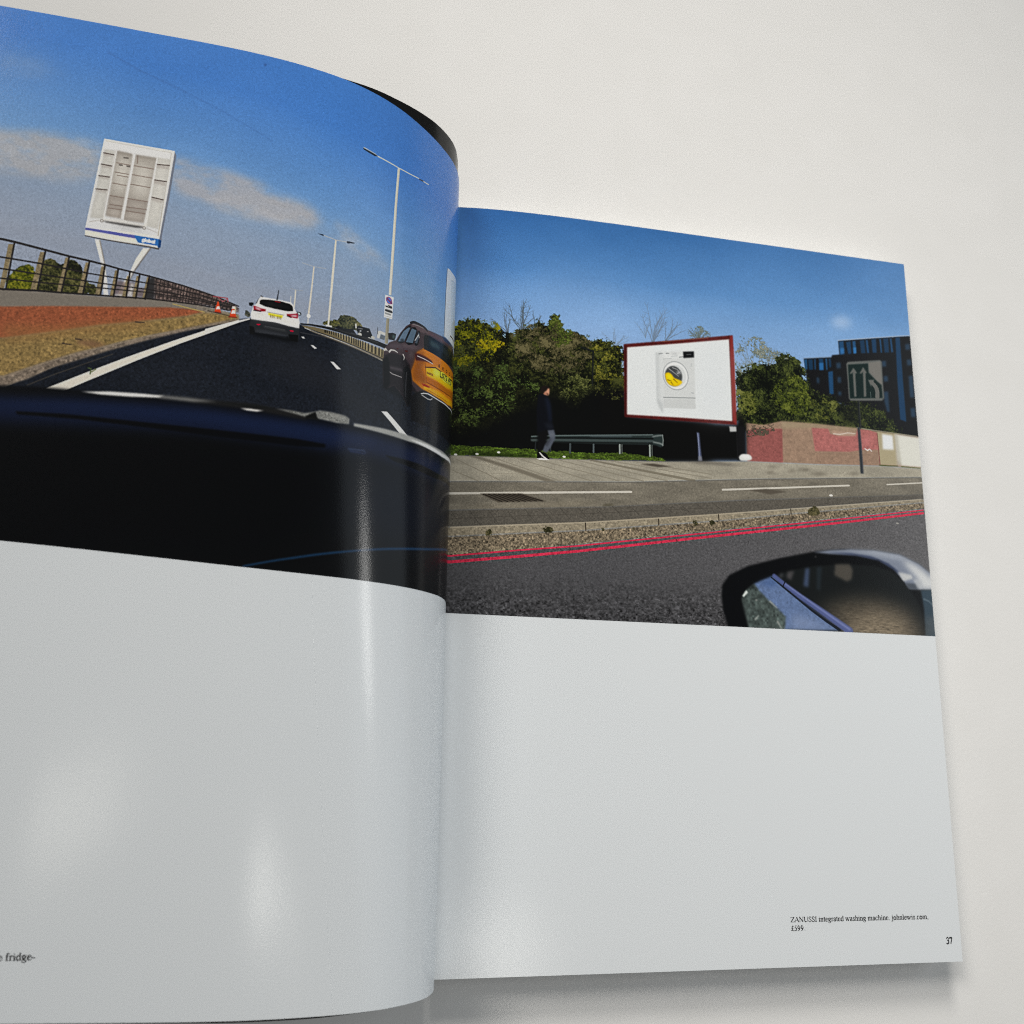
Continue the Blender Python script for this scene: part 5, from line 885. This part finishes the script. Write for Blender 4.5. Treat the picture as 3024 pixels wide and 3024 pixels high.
def to_image(name, p, gain, gamma=1.0):
    """ink colours to a linear texture made in memory"""
    a = p.a+.4*(p.a-blur(p.a, 1.6))                # press sharpening
    c = np.clip(a/255.0, 0, 1)
    lin = np.where(c <= .04045, c/12.92, ((c+.055)/1.055)**2.4)
    lin = np.clip(lin*gain, .0008, .86)
    img = bpy.data.images.new(name, p.w, p.h, float_buffer=False)
    s = np.where(lin <= .0031308, lin*12.92, 1.055*lin**(1/2.4)-.055)
    buf = np.ones((p.h, p.w, 4), np.float32)
    buf[..., :3] = s[::-1]
    img.pixels.foreach_set(buf.ravel())
    img.update()
    img.pack()
    return img

# ------------------------------------------------------------------ materials
def new_mat(name):
    m = bpy.data.materials.new(name)
    m.use_nodes = True
    nt = m.node_tree
    return m, nt, nt.nodes['Principled BSDF']
def paper_finish(nt, b, strength=.05, rough=.45, scale=2200, coat=.14, spec=.12):
    """silk-coated paper: fine tooth that breaks up the sheen"""
    b.inputs['Roughness'].default_value = rough
    b.inputs['IOR'].default_value = 1.5
    b.inputs['Specular IOR Level'].default_value = spec
    b.inputs['Coat Weight'].default_value = .40
    b.inputs['Coat Roughness'].default_value = coat
    b.inputs['Coat IOR'].default_value = 1.48
    tc = nt.nodes.new('ShaderNodeTexCoord')
    n1 = nt.nodes.new('ShaderNodeTexNoise'); n1.inputs['Scale'].default_value = scale; n1.inputs['Detail'].default_value = 3
    n2 = nt.nodes.new('ShaderNodeTexNoise'); n2.inputs['Scale'].default_value = 14; n2.inputs['Detail'].default_value = 2
    nt.links.new(tc.outputs['Object'], n1.inputs['Vector']); nt.links.new(tc.outputs['Object'], n2.inputs['Vector'])
    bp = nt.nodes.new('ShaderNodeBump'); bp.inputs['Strength'].default_value = strength; bp.inputs['Distance'].default_value = .0004
    b2 = nt.nodes.new('ShaderNodeBump'); b2.inputs['Strength'].default_value = .10; b2.inputs['Distance'].default_value = .002
    nt.links.new(n1.outputs['Fac'], bp.inputs['Height']); nt.links.new(n2.outputs['Fac'], b2.inputs['Height'])
    nt.links.new(b2.outputs['Normal'], bp.inputs['Normal']); nt.links.new(bp.outputs['Normal'], b.inputs['Normal']); nt.links.new(bp.outputs['Normal'], b.inputs['Coat Normal'])
    return tc
mat_paper, nt, b = new_mat('white_coated_paper')
b.inputs['Base Color'].default_value = (.765, .80, .825, 1)
paper_finish(nt, b)
def print_mat(name, img):
    m, nt, b = new_mat(name)
    paper_finish(nt, b, rough=.40, coat=.12, spec=.04)
    uv = nt.nodes.new('ShaderNodeUVMap'); uv.uv_map = 'UVMap'
    t = nt.nodes.new('ShaderNodeTexImage'); t.image = img; t.interpolation = 'Linear'; t.extension = 'EXTEND'
    nt.links.new(uv.outputs['UV'], t.inputs['Vector']); nt.links.new(t.outputs['Color'], b.inputs['Base Color'])
    return m
mat_black, nt, b = new_mat('black_printed_paper')
b.inputs['Base Color'].default_value = (.006, .006, .006, 1)
paper_finish(nt, b, rough=.40, coat=.12, spec=.04)
mat_ink, nt, b = new_mat('black_ink')
b.inputs['Base Color'].default_value = (.012, .012, .014, 1); b.inputs['Roughness'].default_value = .5
mat_edge, nt, b = new_mat('trimmed_page_edges')
b.inputs['Roughness'].default_value = .7
tc = nt.nodes.new('ShaderNodeTexCoord'); wv = nt.nodes.new('ShaderNodeTexWave'); wv.bands_direction = 'Z'; wv.inputs['Scale'].default_value = 900; wv.inputs['Distortion'].default_value = 2
rp = nt.nodes.new('ShaderNodeValToRGB'); rp.color_ramp.elements[0].color = (.55, .55, .54, 1); rp.color_ramp.elements[1].color = (.78, .78, .77, 1)
nt.links.new(tc.outputs['Object'], wv.inputs['Vector']); nt.links.new(wv.outputs['Fac'], rp.inputs['Fac']); nt.links.new(rp.outputs['Color'], b.inputs['Base Color'])
mat_table, nt, b = new_mat('white_painted_tabletop')
b.inputs['Roughness'].default_value = .55
b.inputs['Specular IOR Level'].default_value = .3
tc = nt.nodes.new('ShaderNodeTexCoord')
n1 = nt.nodes.new('ShaderNodeTexNoise'); n1.inputs['Scale'].default_value = 55; n1.inputs['Detail'].default_value = 5
n2 = nt.nodes.new('ShaderNodeTexNoise'); n2.inputs['Scale'].default_value = 600; n2.inputs['Detail'].default_value = 2
rp = nt.nodes.new('ShaderNodeValToRGB')
rp.color_ramp.elements[0].position = .30; rp.color_ramp.elements[0].color = (.80, .797, .783, 1)
rp.color_ramp.elements[1].position = .70; rp.color_ramp.elements[1].color = (.82, .817, .805, 1)
bp = nt.nodes.new('ShaderNodeBump'); bp.inputs['Strength'].default_value = .05; bp.inputs['Distance'].default_value = .001
for n in (n1, n2):
    nt.links.new(tc.outputs['Object'], n.inputs['Vector'])
nt.links.new(n1.outputs['Fac'], rp.inputs['Fac']); nt.links.new(rp.outputs['Color'], b.inputs['Base Color'])
nt.links.new(n2.outputs['Fac'], bp.inputs['Height']); nt.links.new(bp.outputs['Normal'], b.inputs['Normal'])

# ------------------------------------------------------------------ objects
def obj(name, verts, faces, mat, parent=None, uvs=None, smooth_shade=True):
    me = bpy.data.meshes.new(name)
    me.from_pydata([tuple(v) for v in np.asarray(verts)*MM], [], faces)
    me.materials.append(mat)
    if uvs is not None:
        lay = me.uv_layers.new(name='UVMap')
        idx = np.empty(len(me.loops), np.int32); me.loops.foreach_get('vertex_index', idx)
        lay.data.foreach_set('uv', np.asarray(uvs, np.float32)[idx].ravel())
    if smooth_shade:
        me.polygons.foreach_set('use_smooth', [True]*len(me.polygons))
    me.update()
    o = bpy.data.objects.new(name, me)
    scene.collection.objects.link(o)
    o.parent = parent
    if parent is not None and parent.type == 'EMPTY':
        o.matrix_parent_inverse = Matrix.Translation(-parent.location)
    return o
def grid_faces(nu, nv, flip=False, off=0):
    f = []
    for j in range(nv-1):
        for i in range(nu-1):
            a = off+j*nu+i
            q = (a, a+1, a+nu+1, a+nu)
            f.append(q[::-1] if flip else q)
    return f
def normals(P):
    du = np.gradient(P, axis=1); dv = np.gradient(P, axis=0)
    n = np.cross(du, dv)
    return n/np.linalg.norm(n, axis=-1, keepdims=True)
def sheet(name, surf, xs, ys, lift, mat, parent, thick=0.0, uv=False):
    """a leaf that follows a page surface; with thickness it is a closed solid"""
    gx, gy = np.meshgrid(xs, ys)
    P = surf(gx, gy)
    N = normals(P)
    top = P+N*lift
    nu, nv = len(xs), len(ys)
    verts = top.reshape(-1, 3); faces = grid_faces(nu, nv)
    uvs = None
    if uv:
        uvs = np.stack([(gx-xs[0])/(xs[-1]-xs[0]), (gy-ys[0])/(ys[-1]-ys[0])], -1).reshape(-1, 2)
    if thick:
        n = nu*nv
        verts = np.vstack([verts, (top-N*thick).reshape(-1, 3)])
        faces = faces+grid_faces(nu, nv, True, n)
        ring = [i for i in range(nu)]+[j*nu+nu-1 for j in range(1, nv)]+[(nv-1)*nu+i for i in range(nu-2, -1, -1)]+[j*nu for j in range(nv-2, 0, -1)]
        rim = len(verts)                       # the cut edge has vertices of its own, so it shades as a sharp edge
        verts = np.vstack([verts, verts[ring], verts[[r+n for r in ring]]])
        m = len(ring)
        faces += [(rim+(i+1) % m, rim+i, rim+m+i, rim+m+(i+1) % m) for i in range(m)]
    return obj(name, verts, faces, mat, parent, uvs)

BLOCK = 11.0                                     # thickness of the leaves under the right page, mm
TABLE_Z = -BLOCK-1.2
table = obj('table', [(-1600, -1300, TABLE_Z), (1900, -1300, TABLE_Z), (1900, 1900, TABLE_Z), (-1600, 1900, TABLE_Z)], [(0, 1, 2, 3)], mat_table, smooth_shade=False)
table['kind'] = 'structure'; table['label'] = 'white painted tabletop under the open book'

book = bpy.data.objects.new('open_book', None)
scene.collection.objects.link(book)
book.location = (0, 0, TABLE_Z*MM)
book['label'] = 'open picture book lying on a white tabletop, left leaves bowed up'
book['category'] = 'book'

def curve_steps(x0, x1, n, power=1.0):
    return x0+(x1-x0)*np.linspace(0, 1, n)**power
LX = -curve_steps(0, 217, 150, 1.25)[::-1]
LX[-1] = -.05
RX = curve_steps(0.05, 215, 70, 1.4)
YS = np.linspace(0, PAGE_H, 60)
PY = np.linspace(PAGE_H-PIC_H, PAGE_H, 60)

right_page = sheet('right_page', right_surface, RX, YS, 0, mat_paper, book, .15)
right_page['label'] = 'flat white right page with a roadside photograph across its top'
left_page = sheet('left_page', left_surface, LX, YS, 0, mat_paper, book, .15)
left_page['label'] = 'bowed white left page with a motorway photograph across its top'

img_r = to_image('roadside_hoarding_print', right_picture(), 1.22)
img_l = to_image('carriageway_print', left_picture(), 1.24)
pr = sheet('printed_photograph', right_surface, RX, PY, .05, print_mat('right_photograph_ink', img_r), right_page, 0, True)
pr['label'] = 'printed photograph of a washing machine hoarding beside a road'
pl = sheet('printed_photograph', left_surface, np.concatenate([LX]), PY, .05, print_mat('left_photograph_ink', img_l), left_page, 0, True)
pl['label'] = 'printed photograph of a motorway with a fridge hoarding and two cars'

# leaves still lying under the right page, and the soft cover beneath
def slab(name, x0, x1, y0, y1, top_z, bot_z, mat, parent, follow=False):
    xs = curve_steps(x0, x1, 24, 1.4); ys = np.linspace(y0, y1, 16)
    gx, gy = np.meshgrid(xs, ys)
    T = right_surface(gx, gy) if follow else np.stack([gx, gy, 0*gx], -1)
    T = T+np.array([0, 0, top_z]); B = np.stack([gx, gy, 0*gx+bot_z], -1)
    n = gx.size; nu, nv = len(xs), len(ys)
    faces = grid_faces(nu, nv)+grid_faces(nu, nv, True, n)
    ring = [i for i in range(nu)]+[j*nu+nu-1 for j in range(1, nv)]+[(nv-1)*nu+i for i in range(nu-2, -1, -1)]+[j*nu for j in range(nv-2, 0, -1)]
    faces += [(c, a, a+n, c+n) for a, c in zip(ring, ring[1:]+ring[:1])]
    return obj(name, np.vstack([T.reshape(-1, 3), B.reshape(-1, 3)]), faces, mat, parent, smooth_shade=False)
slab('page_block', .3, 214.6, .4, PAGE_H-.4, -.25, -BLOCK, mat_edge, book, True)
slab('back_cover', -3, 215, 0, PAGE_H, -BLOCK-.05, -BLOCK-1.2, mat_paper, book)
obj('spine', *(lambda v: (v, [(0, 1, 2, 3), (7, 6, 5, 4), (0, 4, 5, 1), (1, 5, 6, 2), (2, 6, 7, 3), (3, 7, 4, 0)]))([(-4.2, 0, -BLOCK-1.2), (-3.05, 0, -BLOCK-1.2), (-3.05, PAGE_H, -BLOCK-1.2), (-4.2, PAGE_H, -BLOCK-1.2), (-4.2, 0, -1), (-3.05, 0, -1), (-3.05, PAGE_H, -1), (-4.2, PAGE_H, -1)]), mat_paper, book, smooth_shade=False)

# the leaf under the left page: black, fanned away from it and standing a little proud at head and foot
UNDER = LEAF.copy()
UNDER[:, 1] = np.interp(-LEAF[:, 0], [1.0, 2.5, 3.5, 10, 17, 24, 36, 46, 66, 100, 205], [-1, 4, 8, 20, 29, 34.6, 39.4, 42.2, 44.6, 46, 46])
UNDER[:, 2] = np.interp(-LEAF[:, 0], [1.0, 1.6, 2.6, 5, 8.8, 15, 22, 29.4, 38, 46, 70, 100, 205], [-1, 8, 13.5, 20.4, 27.3, 34.6, 40, 44.5, 48.3, 51.6, 55.0, 55.5, 52])
UNDER[:, 0] -= np.interp(-LEAF[:, 0], [0, 2, 5, 9], [.9, .7, .3, 0])
def under_surface(X, Y):
    k = spline(UNDER, np.interp(-np.asarray(X, float), _s, _t))
    Y = np.asarray(Y, float)
    return np.stack([k[..., 0]+0*Y, Y+k[..., 3], k[..., 1]+(k[..., 2]-k[..., 1])*np.clip(Y/PAGE_H, 0, 1)], -1)
ul = sheet('under_leaf', under_surface, LX, np.linspace(-3.0, PAGE_H+9.5, 60), 0, mat_black, book, .15)
ul['label'] = 'black leaf showing behind the head of the left page'

def lettering(name, text, surf, start, end, parent, weight=1.0, height=None):
    """serif lettering as thin ink strokes lying on a page, its baseline from start to end"""
    start, end = np.asarray(start).reshape(-1), np.asarray(end).reshape(-1)
    total = sum(.25 if c == ' ' else GLYPH[c][0] for c in text)
    em = np.hypot(*(end-start))/total
    ux = (end-start)/np.hypot(*(end-start)); uy = np.array([-ux[1], ux[0]])
    ey = em if height is None else height/.66
    verts, faces = [], []
    x = 0.0; k = 0
    for c in text:
        if c == ' ':
            x += .25
            continue
        adv, strokes = GLYPH[c]
        for w, line in strokes:
            q = np.array(line, float)
            if len(q) > 2:
                q = smooth(q, False, 3)
            d = np.gradient(q, axis=0)
            d /= np.linalg.norm(d, axis=1, keepdims=True)+1e-9
            n = np.stack([-d[:, 1], d[:, 0]], 1)*w*weight/2
            q = q.copy(); q[0] -= d[0]*.02; q[-1] += d[-1]*.02
            base = len(verts)
            for s in (n, -n):
                for v in q+s:
                    P = start+(v[0]+x)*em*ux+v[1]*ey*uy
                    h = .04
                    A = surf(P[0], P[1]); B = surf(P[0]+h, P[1])-A; C = surf(P[0], P[1]+h)-A
                    N = np.cross(B, C); N /= np.linalg.norm(N)
                    verts.append(A+N*(.03+.0004*(k % 40)))
            m = len(q)
            faces += [(base+m+i, base+m+i+1, base+i+1, base+i) for i in range(m-1)]
            k += 1
        x += adv
    return obj(name, verts, faces, mat_ink, parent, smooth_shade=False)
cp = lettering('caption_line', 'ZANUSSI integrated washing machine. johnlewis.com,', right_surface, pts("139.9,16.3"), pts("201.0,16.3"), right_page, 1.5)
lettering('caption_line', '\u00a3599.', right_surface, pts("139.9,13.1"), pts("146.1,13.2"), right_page, 1.5)
lettering('page_number', '37', right_surface, pts("208.2,6.8"), pts("211.1,6.8"), right_page, 1.75, height=2.4)
lettering('caption_line', 'e fridge-', left_surface, pts("-163.9,15.7"), pts("-154.4,16.1"), left_page, 1.6)
